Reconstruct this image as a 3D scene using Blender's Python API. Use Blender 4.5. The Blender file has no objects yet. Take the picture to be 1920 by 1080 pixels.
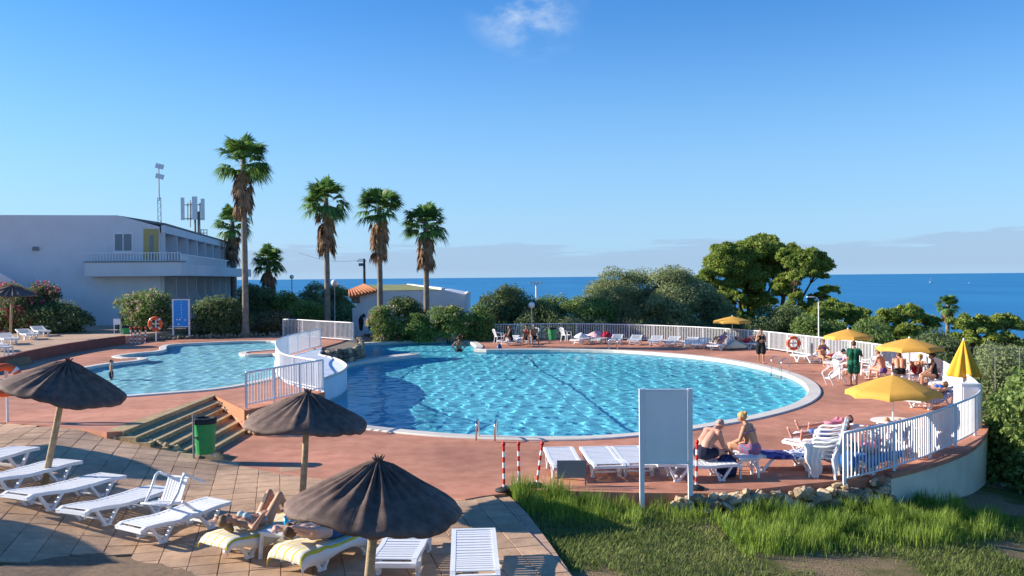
import bpy, bmesh, math, random
import numpy as np
from mathutils import Vector, Matrix, geometry
random.seed(7); RNG = np.random.default_rng(7)
sc = bpy.context.scene
COL = sc.collection
V = Vector
rad = math.radians

# ------------------------------------------------------------------ camera
F = 1700.0; CX, CY = 960.0, 540.0; CAMZ = 4.2
PITCH = math.atan(20.4 / F); ROLL = rad(0.517)
_f = V((0, math.cos(PITCH), -math.sin(PITCH))); _u0 = V((0, math.sin(PITCH), math.cos(PITCH))); _r0 = V((1, 0, 0))
_r = _r0 * math.cos(ROLL) - _u0 * math.sin(ROLL)
_u = _u0 * math.cos(ROLL) + _r0 * math.sin(ROLL)
cam = bpy.data.cameras.new('camera'); camo = bpy.data.objects.new('camera', cam); COL.objects.link(camo)
cam.sensor_width = 36; cam.lens = 36 * F / 1920; cam.clip_start = 0.1; cam.clip_end = 200000
m = Matrix((( _r.x, _u.x, -_f.x, 0), (_r.y, _u.y, -_f.y, 0), (_r.z, _u.z, -_f.z, CAMZ), (0, 0, 0, 1)))
camo.matrix_world = m
sc.camera = camo

# ------------------------------------------------------------------ world, sun, exposure
SUN_EL = rad(22); SUN_AZ = rad(-82)          # azimuth measured from +Y towards +X: the sun stands to the left, a little beyond
w = bpy.data.worlds.new('World'); sc.world = w; w.use_nodes = True
nt = w.node_tree; nd = nt.nodes; lk = nt.links
bg = nd['Background']
sky = nd.new('ShaderNodeTexSky'); sky.sky_type = 'NISHITA'; sky.sun_disc = False
sky.sun_elevation = SUN_EL; sky.sun_rotation = SUN_AZ
sky.altitude = 50; sky.air_density = 1.0; sky.dust_density = 0.15; sky.ozone_density = 2.2
hs = nd.new('ShaderNodeHueSaturation'); hs.inputs['Saturation'].default_value = 1.28; hs.inputs['Value'].default_value = 1.0
tint = nd.new('ShaderNodeMixRGB'); tint.blend_type = 'MULTIPLY'; tint.inputs[0].default_value = 1; tint.inputs[2].default_value = (.86, .90, 1.06, 1)
lk.new(sky.outputs[0], tint.inputs[1]); lk.new(tint.outputs[0], hs.inputs['Color'])
tc = nd.new('ShaderNodeTexCoord')
sep = nd.new('ShaderNodeSeparateXYZ'); lk.new(tc.outputs['Generated'], sep.inputs[0])
# a low bank of thin cloud just above the horizon and a few wisps higher up
mp = nd.new('ShaderNodeMapping'); mp.inputs['Scale'].default_value = (5.5, 5.5, 60); lk.new(tc.outputs['Generated'], mp.inputs[0])
n1 = nd.new('ShaderNodeTexNoise'); n1.inputs['Scale'].default_value = 1.3; n1.inputs['Detail'].default_value = 7; n1.inputs['Roughness'].default_value = .55
lk.new(mp.outputs[0], n1.inputs['Vector'])
def ramp(src, a, b, c0=0., c1=1.):
    r = nd.new('ShaderNodeMapRange'); r.interpolation_type = 'SMOOTHSTEP'
    r.inputs[1].default_value = a; r.inputs[2].default_value = b; r.inputs[3].default_value = c0; r.inputs[4].default_value = c1
    lk.new(src, r.inputs[0]); return r.outputs[0]
def wmath(op, a, b):
    k = nd.new('ShaderNodeMath'); k.operation = op
    for i, x in enumerate((a, b)):
        if isinstance(x, (int, float)): k.inputs[i].default_value = x
        else: lk.new(x, k.inputs[i])
    return k.outputs[0]
# cloud top height varies along the horizon: noise minus height
hgt = wmath('MULTIPLY', sep.outputs[2], 14.0)
band = ramp(wmath('SUBTRACT', n1.outputs[0], hgt), 0.0, 0.09)
band = wmath('MULTIPLY', band, ramp(sep.outputs[2], 0.000, 0.012, .35, 1.0))
mp2 = nd.new('ShaderNodeMapping'); mp2.inputs['Scale'].default_value = (7, 7, 13); mp2.inputs['Location'].default_value = (2.1, .3, .25); lk.new(tc.outputs['Generated'], mp2.inputs[0])
n2 = nd.new('ShaderNodeTexNoise'); n2.inputs['Scale'].default_value = 1.6; n2.inputs['Detail'].default_value = 8; n2.inputs['Roughness'].default_value = .6
lk.new(mp2.outputs[0], n2.inputs['Vector'])
wd = (_f * F + _r * (985 - CX) - _u * (4 - CY)).normalized()
vd = nd.new('ShaderNodeVectorMath'); vd.operation = 'DISTANCE'; lk.new(tc.outputs['Generated'], vd.inputs[0]); vd.inputs[1].default_value = wd
wm = nd.new('ShaderNodeMapping'); 
wisp = wmath('MULTIPLY', ramp(vd.outputs['Value'], .075, .0), ramp(n2.outputs[0], .40, .66))
cl = wmath('MULTIPLY', band, .62)
mx = nd.new('ShaderNodeMixRGB'); 
hz = nd.new('ShaderNodeMixRGB'); lk.new(ramp(sep.outputs[2], .30, -.02, 0., .80), hz.inputs[0]); lk.new(hs.outputs[0], hz.inputs[1]); hz.inputs[2].default_value = (1.55, 3.1, 5.0, 1)   # sea haze: pale blue towards the horizon
lk.new(cl, mx.inputs[0]); lk.new(hz.outputs[0], mx.inputs[1]); mx.inputs[2].default_value = (2.05, 2.85, 4.0, 1)
mw = nd.new('ShaderNodeMixRGB'); lk.new(wmath('MULTIPLY', wisp, .85), mw.inputs[0]); lk.new(mx.outputs[0], mw.inputs[1]); mw.inputs[2].default_value = (4.0, 4.5, 5.2, 1)
lk.new(mw.outputs[0], bg.inputs['Color'])
bg.inputs['Strength'].default_value = 0.092

sl = bpy.data.lights.new('sun', 'SUN'); so = bpy.data.objects.new('sun', sl); COL.objects.link(so)
sl.energy = 4.6; sl.angle = rad(0.53); sl.color = (1.0, .90, .76)
sd = V((math.sin(SUN_AZ) * math.cos(SUN_EL), math.cos(SUN_AZ) * math.cos(SUN_EL), math.sin(SUN_EL)))
so.rotation_euler = sd.to_track_quat('Z', 'Y').to_euler(); so.location = (-30, 10, 30)
vs = sc.view_settings; vs.view_transform = 'Standard'; vs.look = 'None'; vs.gamma = 1; vs.use_curve_mapping = False
vs.exposure = 1.05
sc.cycles.max_bounces = 8; sc.cycles.transparent_max_bounces = 12; sc.cycles.use_denoising = True
sc.cycles.caustics_reflective = False; sc.cycles.caustics_refractive = True

# ------------------------------------------------------------------ pixel -> place
def ray(px, py): return _f * F + _r * (px - CX) - _u * (py - CY)
def gp(px, py, z=0.):
    d = ray(px, py); t = (z - CAMZ) / d.z
    return V((d.x * t, d.y * t, z))
def pd(px, py, Y):
    d = ray(px, py); t = Y / d.y
    return V((d.x * t, Y, CAMZ + d.z * t))
ZL = .65      # level of the children's pool and its deck
ZU = 1.08     # upper patio at the left
def patio_z(x, y):
    return .155 * min(max(-6.3 - x, 0.), 4.05) - .006 * max(0., 20 - y)
def gpp(px, py, dz=0.):           # pixel -> point dz above the sloping patio
    p = gp(px, py, dz)
    for _ in range(12): p = gp(px, py, patio_z(p.x, p.y) + dz)
    return p
def lawn_z(x, y):
    z = -.12 - .066 * x - (.075 * (x - 7.5) if x > 7.5 else 0)
    return z
def gpl(px, py, dz=0.):
    p = gp(px, py, -.3)
    for _ in range(20): p = gp(px, py, lawn_z(p.x, p.y) + dz)
    return p

# ------------------------------------------------------------------ materials
def _nodes(name):
    m_ = bpy.data.materials.new(name); m_.use_nodes = True
    t = m_.node_tree; return m_, t.nodes, t.links, t.nodes['Principled BSDF']
def M(name, col, rough=.6, var=.18, scale=3., bump=0., bscale=60., spec=.3, metal=0., col2=None, rnd=0., isl=0., detail=6, trans=0., coat=0., big=0.):
    m_, n, l, b = _nodes(name)
    tc = n.new('ShaderNodeTexCoord'); no = n.new('ShaderNodeTexNoise'); no.inputs['Scale'].default_value = scale; no.inputs['Detail'].default_value = detail
    no.inputs['Roughness'].default_value = .62
    l.new(tc.outputs['Object'], no.inputs['Vector'])
    mr = n.new('ShaderNodeMapRange'); mr.inputs[1].default_value = .3; mr.inputs[2].default_value = .7
    l.new(no.outputs[0], mr.inputs[0])
    mx = n.new('ShaderNodeMixRGB'); l.new(mr.outputs[0], mx.inputs[0])
    a = [c * (1 - var) for c in col]; c2 = [min(1, c * (1 + var)) for c in (col2 or col)]
    if col2: a = col
    mx.inputs[1].default_value = (*a, 1); mx.inputs[2].default_value = (*c2, 1)
    out = mx.outputs[0]
    if big:
        nb = n.new('ShaderNodeTexNoise'); nb.inputs['Scale'].default_value = scale * .12; nb.inputs['Detail'].default_value = 4; l.new(tc.outputs['Object'], nb.inputs['Vector'])
        rb = n.new('ShaderNodeMapRange'); rb.inputs[1].default_value = .35; rb.inputs[2].default_value = .68; rb.inputs[3].default_value = 1 - big; rb.inputs[4].default_value = 1 + big * .6; l.new(nb.outputs[0], rb.inputs[0])
        mb = n.new('ShaderNodeMixRGB'); mb.blend_type = 'MULTIPLY'; mb.inputs[0].default_value = 1; l.new(out, mb.inputs[1]); l.new(rb.outputs[0], mb.inputs[2]); out = mb.outputs[0]
    if rnd or isl:
        if rnd: src = n.new('ShaderNodeObjectInfo').outputs['Random']; k = rnd
        else: src = n.new('ShaderNodeNewGeometry').outputs['Random Per Island']; k = isl
        r2 = n.new('ShaderNodeMapRange'); r2.inputs[3].default_value = 1 - k; r2.inputs[4].default_value = 1 + k; l.new(src, r2.inputs[0])
        m2 = n.new('ShaderNodeMixRGB'); m2.blend_type = 'MULTIPLY'; m2.inputs[0].default_value = 1; l.new(out, m2.inputs[1]); l.new(r2.outputs[0], m2.inputs[2]); out = m2.outputs[0]
    l.new(out, b.inputs['Base Color'])
    b.inputs['Roughness'].default_value = rough; b.inputs['Specular IOR Level'].default_value = spec; b.inputs['Metallic'].default_value = metal
    if coat: b.inputs['Coat Weight'].default_value = coat
    if bump:
        bn = n.new('ShaderNodeTexNoise'); bn.inputs['Scale'].default_value = bscale; bn.inputs['Detail'].default_value = 5; l.new(tc.outputs['Object'], bn.inputs['Vector'])
        bu = n.new('ShaderNodeBump'); bu.inputs['Strength'].default_value = bump; bu.inputs['Distance'].default_value = .02; l.new(bn.outputs[0], bu.inputs['Height']); l.new(bu.outputs[0], b.inputs['Normal'])
    if trans:   # thin leaf: part of the light passes through
        tr = n.new('ShaderNodeBsdfTranslucent'); l.new(out, tr.inputs['Color']); ms = n.new('ShaderNodeMixShader'); ms.inputs[0].default_value = trans
        l.new(b.outputs[0], ms.inputs[1]); l.new(tr.outputs[0], ms.inputs[2]); l.new(ms.outputs[0], n['Material Output'].inputs['Surface'])
    return m_
def M_stripe(name, cols, width, axis=0, rough=.85, rep=True):
    m_, n, l, b = _nodes(name)
    tc = n.new('ShaderNodeTexCoord'); sp = n.new('ShaderNodeSeparateXYZ'); l.new(tc.outputs['Object'], sp.inputs[0])
    a = n.new('ShaderNodeMath'); a.operation = 'MULTIPLY'; a.inputs[1].default_value = 1 / (width * len(cols)); l.new(sp.outputs[axis], a.inputs[0])
    fr = n.new('ShaderNodeMath'); fr.operation = 'FRACT'; l.new(a.outputs[0], fr.inputs[0])
    cr = n.new('ShaderNodeValToRGB'); cr.color_ramp.interpolation = 'CONSTANT'
    while len(cr.color_ramp.elements) < len(cols): cr.color_ramp.elements.new(.5)
    for i, c in enumerate(cols):
        cr.color_ramp.elements[i].position = i / len(cols); cr.color_ramp.elements[i].color = (*c, 1)
    l.new(fr.outputs[0], cr.inputs[0]); l.new(cr.outputs[0], b.inputs['Base Color'])
    b.inputs['Roughness'].default_value = rough; b.inputs['Specular IOR Level'].default_value = .15
    return m_
def M_print(name, c1, c2, scale, rough=.85, thr=.5):
    m_, n, l, b = _nodes(name)
    tc = n.new('ShaderNodeTexCoord'); vo = n.new('ShaderNodeTexVoronoi'); vo.inputs['Scale'].default_value = scale; l.new(tc.outputs['Object'], vo.inputs['Vector'])
    cr = n.new('ShaderNodeValToRGB'); cr.color_ramp.interpolation = 'CONSTANT'; cr.color_ramp.elements[1].position = thr
    cr.color_ramp.elements[0].color = (*c1, 1); cr.color_ramp.elements[1].color = (*c2, 1)
    l.new(vo.outputs['Distance'], cr.inputs[0]); l.new(cr.outputs[0], b.inputs['Base Color'])
    b.inputs['Roughness'].default_value = rough; b.inputs['Specular IOR Level'].default_value = .15
    return m_
def M_water(name, tint):
    m_, n, l, b = _nodes(name); n.remove(b)
    fr = n.new('ShaderNodeFresnel'); fr.inputs['IOR'].default_value = 1.33
    pol = n.new('ShaderNodeMath'); pol.operation = 'MULTIPLY'; pol.inputs[1].default_value = .38; l.new(fr.outputs[0], pol.inputs[0])   # photographed through a polariser
    gl = n.new('ShaderNodeBsdfGlossy'); gl.inputs['Roughness'].default_value = .02
    rf = n.new('ShaderNodeBsdfRefraction'); rf.inputs['IOR'].default_value = 1.33; rf.inputs['Roughness'].default_value = 0; rf.inputs['Color'].default_value = (*tint, 1)
    ms = n.new('ShaderNodeMixShader'); l.new(pol.outputs[0], ms.inputs[0]); l.new(rf.outputs[0], ms.inputs[1]); l.new(gl.outputs[0], ms.inputs[2])
    l.new(ms.outputs[0], n['Material Output'].inputs['Surface'])
    return m_

mWHITEP = M('white_plastic', (.78, .79, .80), .38, .04, 6, spec=.5)
mWHITEP2 = M('aged_white_plastic', (.72, .72, .70), .45, .08, 5, spec=.4)
mFENCE = M('white_painted_steel', (.76, .77, .78), .4, .06, 3, spec=.45)
mWALLW = M('white_render', (.72, .73, .75), .85, .05, .8, bump=.15, bscale=30, big=.06)
mWALLD = M('white_pool_wall', (.66, .72, .78), .7, .06, 1.2, bump=.1, big=.08)
mCREAM = M('cream_render', (.74, .68, .50), .9, .10, 1.5, bump=.25, bscale=18, big=.18)
mTERR = M('red_painted_concrete', (.43, .175, .105), .78, .10, 2.2, bump=.12, bscale=45, col2=(.55, .255, .165), big=.3)
mTERR2 = M('orange_painted_concrete', (.50, .20, .10), .8, .12, 2.0, bump=.1, big=.1)
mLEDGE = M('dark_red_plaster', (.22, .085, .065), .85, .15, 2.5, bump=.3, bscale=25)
mCOPE = M('pale_coping', (.63, .585, .52), .7, .08, 4, bump=.1, bscale=40, big=.08)
mSLAB = M('stamped_slab', (.43, .275, .17), .72, .12, 3.0, bump=.35, bscale=14, rnd=.13, col2=(.57, .375, .235), big=.28)
mSLABI = M('stamped_slab_far', (.43, .275, .17), .72, .12, 3.0, bump=.35, bscale=14, isl=.13, col2=(.57, .375, .235), big=.28)
mJOINT = M('joint_mortar', (.20, .125, .08), .95, .2, 5)
mPATH = M('path_concrete', (.46, .30, .21), .8, .12, 3, bump=.2, bscale=25, rnd=.08)
mSOIL = M('dry_soil', (.22, .15, .095), .95, .25, 9, bump=.5, bscale=40)
mSTEP = M('step_concrete', (.27, .19, .10), .9, .28, 5, bump=.35, bscale=22, col2=(.40, .30, .16))
mROCK = M('limestone_rock', (.32, .225, .14), .9, .30, 6, bump=.9, bscale=14, rnd=.28, col2=(.56, .41, .26))
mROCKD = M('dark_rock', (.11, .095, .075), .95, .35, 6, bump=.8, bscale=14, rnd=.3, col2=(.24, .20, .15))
mPOOL = M('pool_paint_blue', (.20, .77, .92), .6, .06, .7)
mPOOLS = M('children_pool_paint', (.42, .80, .88), .6, .07, .7)
mWATER = M_water('pool_water', (.90, .985, 1.0))
mWATERS = M_water('children_pool_water', (.90, .98, 1.0))
mWOOD = M('weathered_wood', (.26, .19, .11), .85, .30, 7, bump=.4, bscale=30, col2=(.40, .31, .20))
mCANOPY = M('brown_parasol_cloth', (.10, .063, .050), .75, .2, 7, bump=.2, bscale=160, col2=(.18, .122, .098), big=.3)
mYEL = M('yellow_canvas', (.78, .44, .085), .75, .08, 3, trans=.25)
mYELD = M('yellow_canvas_closed', (.72, .37, .03), .75, .1, 4)
mSTEEL = M('stainless_steel', (.62, .62, .62), .18, .03, 4, metal=1)
mGREY = M('grey_paint', (.22, .235, .225), .6, .06, 3)
mDARK = M('black_rubber', (.025, .025, .027), .7, .2, 5)
mGREEN = M('green_plastic', (.03, .30, .09), .45, .1, 3)
mRED = M('red_plastic', (.55, .03, .03), .45, .1, 4)
mORANGE = M('orange_plastic', (.78, .13, .04), .5, .08, 4)
mBLUES = M('blue_sign_face', (.03, .30, .74), .5, .04, 2)
mTRUNK = M('palm_trunk', (.14, .115, .09), .95, .25, 4, bump=.6, bscale=9, col2=(.24, .205, .165))
mBARK = M('bark', (.085, .062, .045), .95, .3, 5, bump=.6, bscale=8)
mPALM = M('palm_leaf', (0.095, 0.213, 0.046), .55, .1, 1.2, isl=.35, trans=.42, col2=(0.181, 0.288, 0.075))
mDEAD = M('dead_palm_leaf', (0.217, 0.123, 0.065), .9, .1, 2, isl=.35, col2=(0.334, 0.210, 0.123))
mPINE = M('pine_needles', (0.123, 0.205, 0.040), .7, .1, .55, isl=.45, trans=.42, col2=(0.339, 0.401, 0.081))
mOLIVE = M('olive_leaf', (0.161, 0.209, 0.092), .7, .1, .5, isl=.4, trans=.42, col2=(0.340, 0.388, 0.185))
mDBUSH = M('dark_bush_leaf', (0.075, 0.126, 0.049), .6, .1, .7, isl=.4, trans=.42, col2=(0.181, 0.234, 0.097))
mGBUSH = M('green_bush_leaf', (0.109, 0.191, 0.047), .6, .1, .8, isl=.4, trans=.42, col2=(0.237, 0.319, 0.091))
mBRUSH = M('dry_brush_leaf', (0.102, 0.090, 0.046), .8, .1, .7, isl=.4, trans=.15, col2=(0.180, 0.156, 0.078))
mPINK = M('pink_flower', (0.660, 0.120, 0.204), .7, .15, 5, isl=.35, trans=.2)
mPALE = M('pale_flower', (0.624, 0.432, 0.324), .7, .15, 5, isl=.25, trans=.2)
mWFLO = M('white_flower', (.7, .7, .66), .7, .1, 5, trans=.2)
mGRASS = M('grass_blade', (0.122, 0.222, 0.030), .6, .1, .6, isl=.4, trans=.35, col2=(0.310, 0.403, 0.060))
mGRASSD = M('short_grass', (0.098, 0.155, 0.034), .7, .1, .7, isl=.4, trans=.35, col2=(0.253, 0.287, 0.081))
mTILE = M('terracotta_tile', (.42, .17, .075), .85, .25, 4, bump=.3)
mGLASS = M('window_glass', (.10, .15, .20), .08, .05, 1, spec=.8)
mYELW = M('yellow_render', (.50, .40, .17), .9, .06, 1)
mTOWELW = M('white_towel', (.74, .74, .74), .95, .05, 20, bump=.3, bscale=120)
mTOWELR = M('red_towel', (.42, .02, .045), .95, .1, 20, bump=.3, bscale=120)
mTOWELY = M_stripe('yellow_white_striped_towel', [(.66, .52, .06), (.72, .70, .64), (.60, .60, .58), (.72, .66, .35), (.72, .70, .66)], .036, 1)
mTOWELB = M_print('blue_white_patterned_towel', (.06, .08, .26), (.62, .64, .72), 14, thr=.42)
mTOWELN = M_stripe('navy_white_striped_towel', [(.05, .05, .22), (.6, .6, .66)], .035, 0)
mTOWELP = M_stripe('pink_white_towel', [(.6, .18, .25), (.68, .66, .64)], .05, 0)
mLIGHT = M('lamp_globe', (.80, .79, .74), .3, .03, 3)

# ------------------------------------------------------------------ mesh helpers
class MB:
    def __init__(s): s.v = []; s.f = []
    def add(s, vs, fs):
        o = len(s.v); s.v += [tuple(p) for p in vs]; s.f += [tuple(i + o for i in f) for f in fs]; return s
    def box(s, c, d, rz=0., mat=None):
        x, y, z = d[0] / 2, d[1] / 2, d[2] / 2
        vs = [V((sx * x, sy * y, sz * z)) for sz in (-1, 1) for sy in (-1, 1) for sx in (-1, 1)]
        R = mat if mat is not None else Matrix.Rotation(rz, 3, 'Z')
        vs = [R @ p + V(c) for p in vs]
        return s.add(vs, [(0, 2, 3, 1), (4, 5, 7, 6), (0, 1, 5, 4), (2, 6, 7, 3), (0, 4, 6, 2), (1, 3, 7, 5)])
    def beam(s, a, b, wd, ht, up=(0, 0, 1)):
        a, b = V(a), V(b); d = (b - a); L = d.length
        if L < 1e-6: return s
        x = d / L; upv = V(up)
        if abs(x.dot(upv)) > .98: upv = V((1, 0, 0))
        y = upv.cross(x).normalized(); z = x.cross(y)
        return s.box((a + b) / 2, (L, wd, ht), mat=Matrix((x, y, z)).transposed())
    def tube(s, pts, radii, n=8, caps=True):
        pts = [V(p) for p in pts]
        if not hasattr(radii, '__len__'): radii = [radii] * len(pts)
        o = len(s.v); prev = None
        for i, p in enumerate(pts):
            t = (pts[min(i + 1, len(pts) - 1)] - pts[max(i - 1, 0)])
            t = t.normalized() if t.length > 1e-9 else V((0, 0, 1))
            if prev is None:
                a = V((1, 0, 0)) if abs(t.x) < .9 else V((0, 1, 0)); prev = t.cross(a).normalized()
            prev = (prev - t * prev.dot(t)).normalized(); q = t.cross(prev)
            for k in range(n):
                an = 2 * math.pi * k / n
                s.v.append(tuple(p + (prev * math.cos(an) + q * math.sin(an)) * radii[i]))
        for i in range(len(pts) - 1):
            for k in range(n):
                a = o + i * n + k; b = o + i * n + (k + 1) % n
                s.f.append((a, b, b + n, a + n))
        if caps:
            s.f.append(tuple(o + k for k in reversed(range(n)))); e = o + (len(pts) - 1) * n
            s.f.append(tuple(e + k for k in range(n)))
        return s
    def lathe(s, prof, n=16, c=(0, 0, 0), jit=None):
        o = len(s.v)
        for i, (r, z) in enumerate(prof):
            for k in range(n):
                an = 2 * math.pi * k / n; rr, zz = (r, z) if jit is None else jit(r, z, an, i)
                s.v.append((c[0] + rr * math.cos(an), c[1] + rr * math.sin(an), c[2] + zz))
        for i in range(len(prof) - 1):
            for k in range(n):
                a = o + i * n + k; b = o + i * n + (k + 1) % n
                s.f.append((a, b, b + n, a + n))
        return s
    def prism(s, poly, z0, z1, holes=(), bottom=False):
        polys = [[V((p[0], p[1], 0)) for p in poly]] + [[V((p[0], p[1], 0)) for p in h] for h in holes]
        tri = geometry.tessellate_polygon(polys); flat = [p for q in polys for p in q]
        zt = z1 if callable(z1) else (lambda x, y: z1)
        o = len(s.v); s.v += [(p.x, p.y, zt(p.x, p.y)) for p in flat]
        for t in tri:
            a, b, c = (flat[i] for i in t)
            if (b - a).cross(c - a).z < 0: t = (t[0], t[2], t[1])
            s.f.append(tuple(o + i for i in t))
        if z0 is not None:
            o2 = len(s.v); s.v += [(p.x, p.y, z0) for p in flat]; k = 0
            for qi, q in enumerate(polys):
                n = len(q)
                for i in range(n):
                    a, b = k + i, k + (i + 1) % n
                    s.f.append((o + a, o2 + a, o2 + b, o + b))
                k += n
            if bottom:
                for t in tri: s.f.append(tuple(o2 + i for i in t))
        return s
    def build(s, name, mat, parent=None, smooth=False, origin=None, fixn=True):
        me = bpy.data.meshes.new(name)
        og = V(origin) if origin is not None else None
        vs = s.v if og is None else [(p[0] - og.x, p[1] - og.y, p[2] - og.z) for p in s.v]
        me.from_pydata(vs, [], s.f); me.update()
        if fixn:
            bm = bmesh.new(); bm.from_mesh(me); bmesh.ops.recalc_face_normals(bm, faces=bm.faces); bm.to_mesh(me); bm.free()
        return obj(name, me, mat, parent, smooth, og)
def obj(name, me, mat, parent=None, smooth=False, loc=None):
    o = bpy.data.objects.new(name, me); COL.objects.link(o)
    if mat is not None:
        me.materials.clear() if len(me.materials) else None
        me.materials.append(mat)
    if smooth: me.shade_smooth()
    if loc is not None and parent is None: o.location = loc
    if parent is not None: o.parent = parent
    return o
def inst(name, me, parent=None, loc=(0, 0, 0), rot=None, scale=None):      # a piece that shares its mesh
    o = bpy.data.objects.new(name, me); COL.objects.link(o); o.location = loc
    if rot is not None: o.rotation_euler = rot
    if scale is not None: o.scale = scale
    if parent is not None: o.parent = parent
    return o
def tag(o, label=None, cat=None, group=None, kind=None):
    if label: o['label'] = label
    if cat: o['category'] = cat
    if group: o['group'] = group
    if kind: o['kind'] = kind
    return o
def thing(name, label, cat, loc=(0, 0, 0), rz=0., group=None):
    o = bpy.data.objects.new(name, None); COL.objects.link(o); o.location = loc; o.rotation_euler = (0, 0, rz)
    o.empty_display_size = .2
    return tag(o, label, cat, group)
def dup(root, label, group=None, M4=None, loc=None, rz=None):
    r = root.copy(); COL.objects.link(r)
    if label: r['label'] = label
    if group: r['group'] = group
    if M4 is not None: r.matrix_world = M4
    if loc is not None: r.location = loc
    if rz is not None: r.rotation_euler = (0, 0, rz)
    for ch in list(root.children):
        c = ch.copy(); COL.objects.link(c); c.parent = r
        for g in list(ch.children):
            d = g.copy(); COL.objects.link(d); d.parent = c
    return r
def mesh_np(name, verts, faces):     # quick mesh from arrays; faces (n,k)
    me = bpy.data.meshes.new(name); verts = np.asarray(verts, np.float32); faces = np.asarray(faces, np.int32)
    n, k = faces.shape
    me.vertices.add(len(verts)); me.vertices.foreach_set('co', verts.ravel())
    me.loops.add(n * k); me.loops.foreach_set('vertex_index', faces.ravel())
    me.polygons.add(n); me.polygons.foreach_set('loop_start', np.arange(0, n * k, k, dtype=np.int32))
    me.update(calc_edges=True); return me
def spline(pts, n=8, closed=True):
    P = [V((p[0], p[1], p[2] if len(p) > 2 else 0)) for p in pts]; out = []; N = len(P)
    rng = range(N) if closed else range(N - 1)
    for i in rng:
        if closed: a, b, c, d = P[(i - 1) % N], P[i], P[(i + 1) % N], P[(i + 2) % N]
        else: a, b, c, d = P[max(i - 1, 0)], P[i], P[i + 1], P[min(i + 2, N - 1)]
        for k in range(n):
            t = k / n
            out.append(.5 * ((2 * b) + (c - a) * t + (2 * a - 5 * b + 4 * c - d) * t * t + (3 * b - a - 3 * c + d) * t ** 3))
    if not closed: out.append(P[-1])
    return out
def resample(path, step):
    path = [V(p) for p in path]; d = [0.]
    for a, b in zip(path, path[1:]): d.append(d[-1] + (b - a).length)
    n = max(1, round(d[-1] / step)); out = []; j = 0
    for i in range(n + 1):
        t = d[-1] * i / n
        while j < len(d) - 2 and d[j + 1] < t: j += 1
        k = (t - d[j]) / max(1e-9, d[j + 1] - d[j]); out.append(path[j].lerp(path[j + 1], k))
    return out
def ccw(P):
    a = sum(P[i][0] * P[(i + 1) % len(P)][1] - P[(i + 1) % len(P)][0] * P[i][1] for i in range(len(P)))
    return P if a > 0 else P[::-1]
def offset(P, d):      # positive = outwards for a ccw ring
    n = len(P); out = []
    for i in range(n):
        t = (P[(i + 1) % n] - P[i - 1]); t = V((t.x, t.y, 0)).normalized()
        out.append(V((P[i].x + t.y * d, P[i].y - t.x * d, P[i].z)))
    return out
def inside(p, poly):
    x, y = p[0], p[1]; c = False; j = len(poly) - 1
    for i in range(len(poly)):
        xi, yi = poly[i][0], poly[i][1]; xj, yj = poly[j][0], poly[j][1]
        if (yi > y) != (yj > y) and x < (xj - xi) * (y - yi) / (yj - yi) + xi: c = not c
        j = i
    return c
def px(L, z=0.): return [gp(a, b, z) for a, b in L]

# ------------------------------------------------------------------ outlines
pool_px = [(690, 800), (760, 808), (840, 815), (920, 819), (1000, 821), (1100, 820), (1200, 813), (1300, 800), (1400, 783), (1470, 765), (1505, 749), (1516, 733), (1502, 715), (1462, 698),
           (1400, 683), (1330, 672), (1250, 664), (1150, 658), (1050, 656), (960, 656), (905, 657)]
bay_px = [(889, 656), (893, 650), (884, 643), (868, 639), (840, 638), (760, 640), (690, 644), (655, 647)]
pen_px = [(660, 676), (700, 671.5), (740, 666.5), (775, 663.5), (787, 663.8), (770, 667), (720, 672.5), (680, 678.5), (655, 683.5)]
left_px = [(625, 690), (600, 700), (580, 728), (600, 760), (640, 788)]
main_pool = ccw(spline(px(pool_px), 5, False)[:-1] + spline(px(bay_px), 3, False) + spline(px(pen_px), 3, False) + px(left_px))
kid_px = [(45, 738), (100, 743.5), (160, 745.5), (220, 744), (330, 736), (400, 730), (465, 719), (519, 704), (515, 690), (516, 680), (516, 665), (490, 665.5), (460, 666), (449, 663.5), (460, 660), (515, 655.5),
          (522, 648), (518, 641), (470, 640.5), (400, 643), (330, 646.5), (313, 650), (311, 656), (296, 660), (262, 663), (228, 667.5), (226, 669.5), (240, 671.5), (268, 671.5), (276, 673.5), (256, 678), (215, 682), (176, 688), (110, 701), (55, 718), (36, 730)]
kid_pool = ccw(spline(px(kid_px, ZL), 4))
# safety fence feet of the big terrace, from the far left corner round to the near right end
ftop_px = [(868, 601), (905, 605.5), (942, 607.3), (1000, 606.4), (1060, 606), (1120, 606.5), (1200, 608.3), (1300, 612), (1380, 616.5), (1440, 621), (1500, 627.5), (1560, 634), (1636, 643), (1700, 654), (1751, 668), (1790, 688), (1822, 707), (1838, 724),
           (1832, 738), (1800, 752), (1745, 772), (1690, 787), (1636, 799), (1583, 809)]
FH = 1.06
fence_main = [gp(a, b, FH) for a, b in ftop_px]; fence_main = [V((p.x, p.y, 0)) for p in fence_main]
fence_path = spline(fence_main, 6, False)
def opath(path, d):
    out = []
    for i, p in enumerate(path):
        t = path[min(i + 1, len(path) - 1)] - path[max(i - 1, 0)]; t = V((t.x, t.y, 0)).normalized()
        out.append(V((p.x - t.y * d, p.y + t.x * d, p.z)))
    return out
fence_out = opath(fence_path, .25)
WALLPTS = px([(1668, 889), (1720, 876), (1775, 859), (1816, 841), (1838, 822), (1848, 806)])
wp_ = spline([V((p.x, p.y, 0)) for p in WALLPTS] + [fence_out[i] for i in (98, 90, 80, 70, 60)], 6, False)
near_edge_px = [(1660, 893), (1595, 899), (1500, 908), (1420, 917), (1330, 925), (1200, 924), (1080, 921), (960, 916), (948, 925), (905, 930), (872, 936), (760, 921), (640, 902), (525, 888), (440, 871), (413, 862)]
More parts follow.
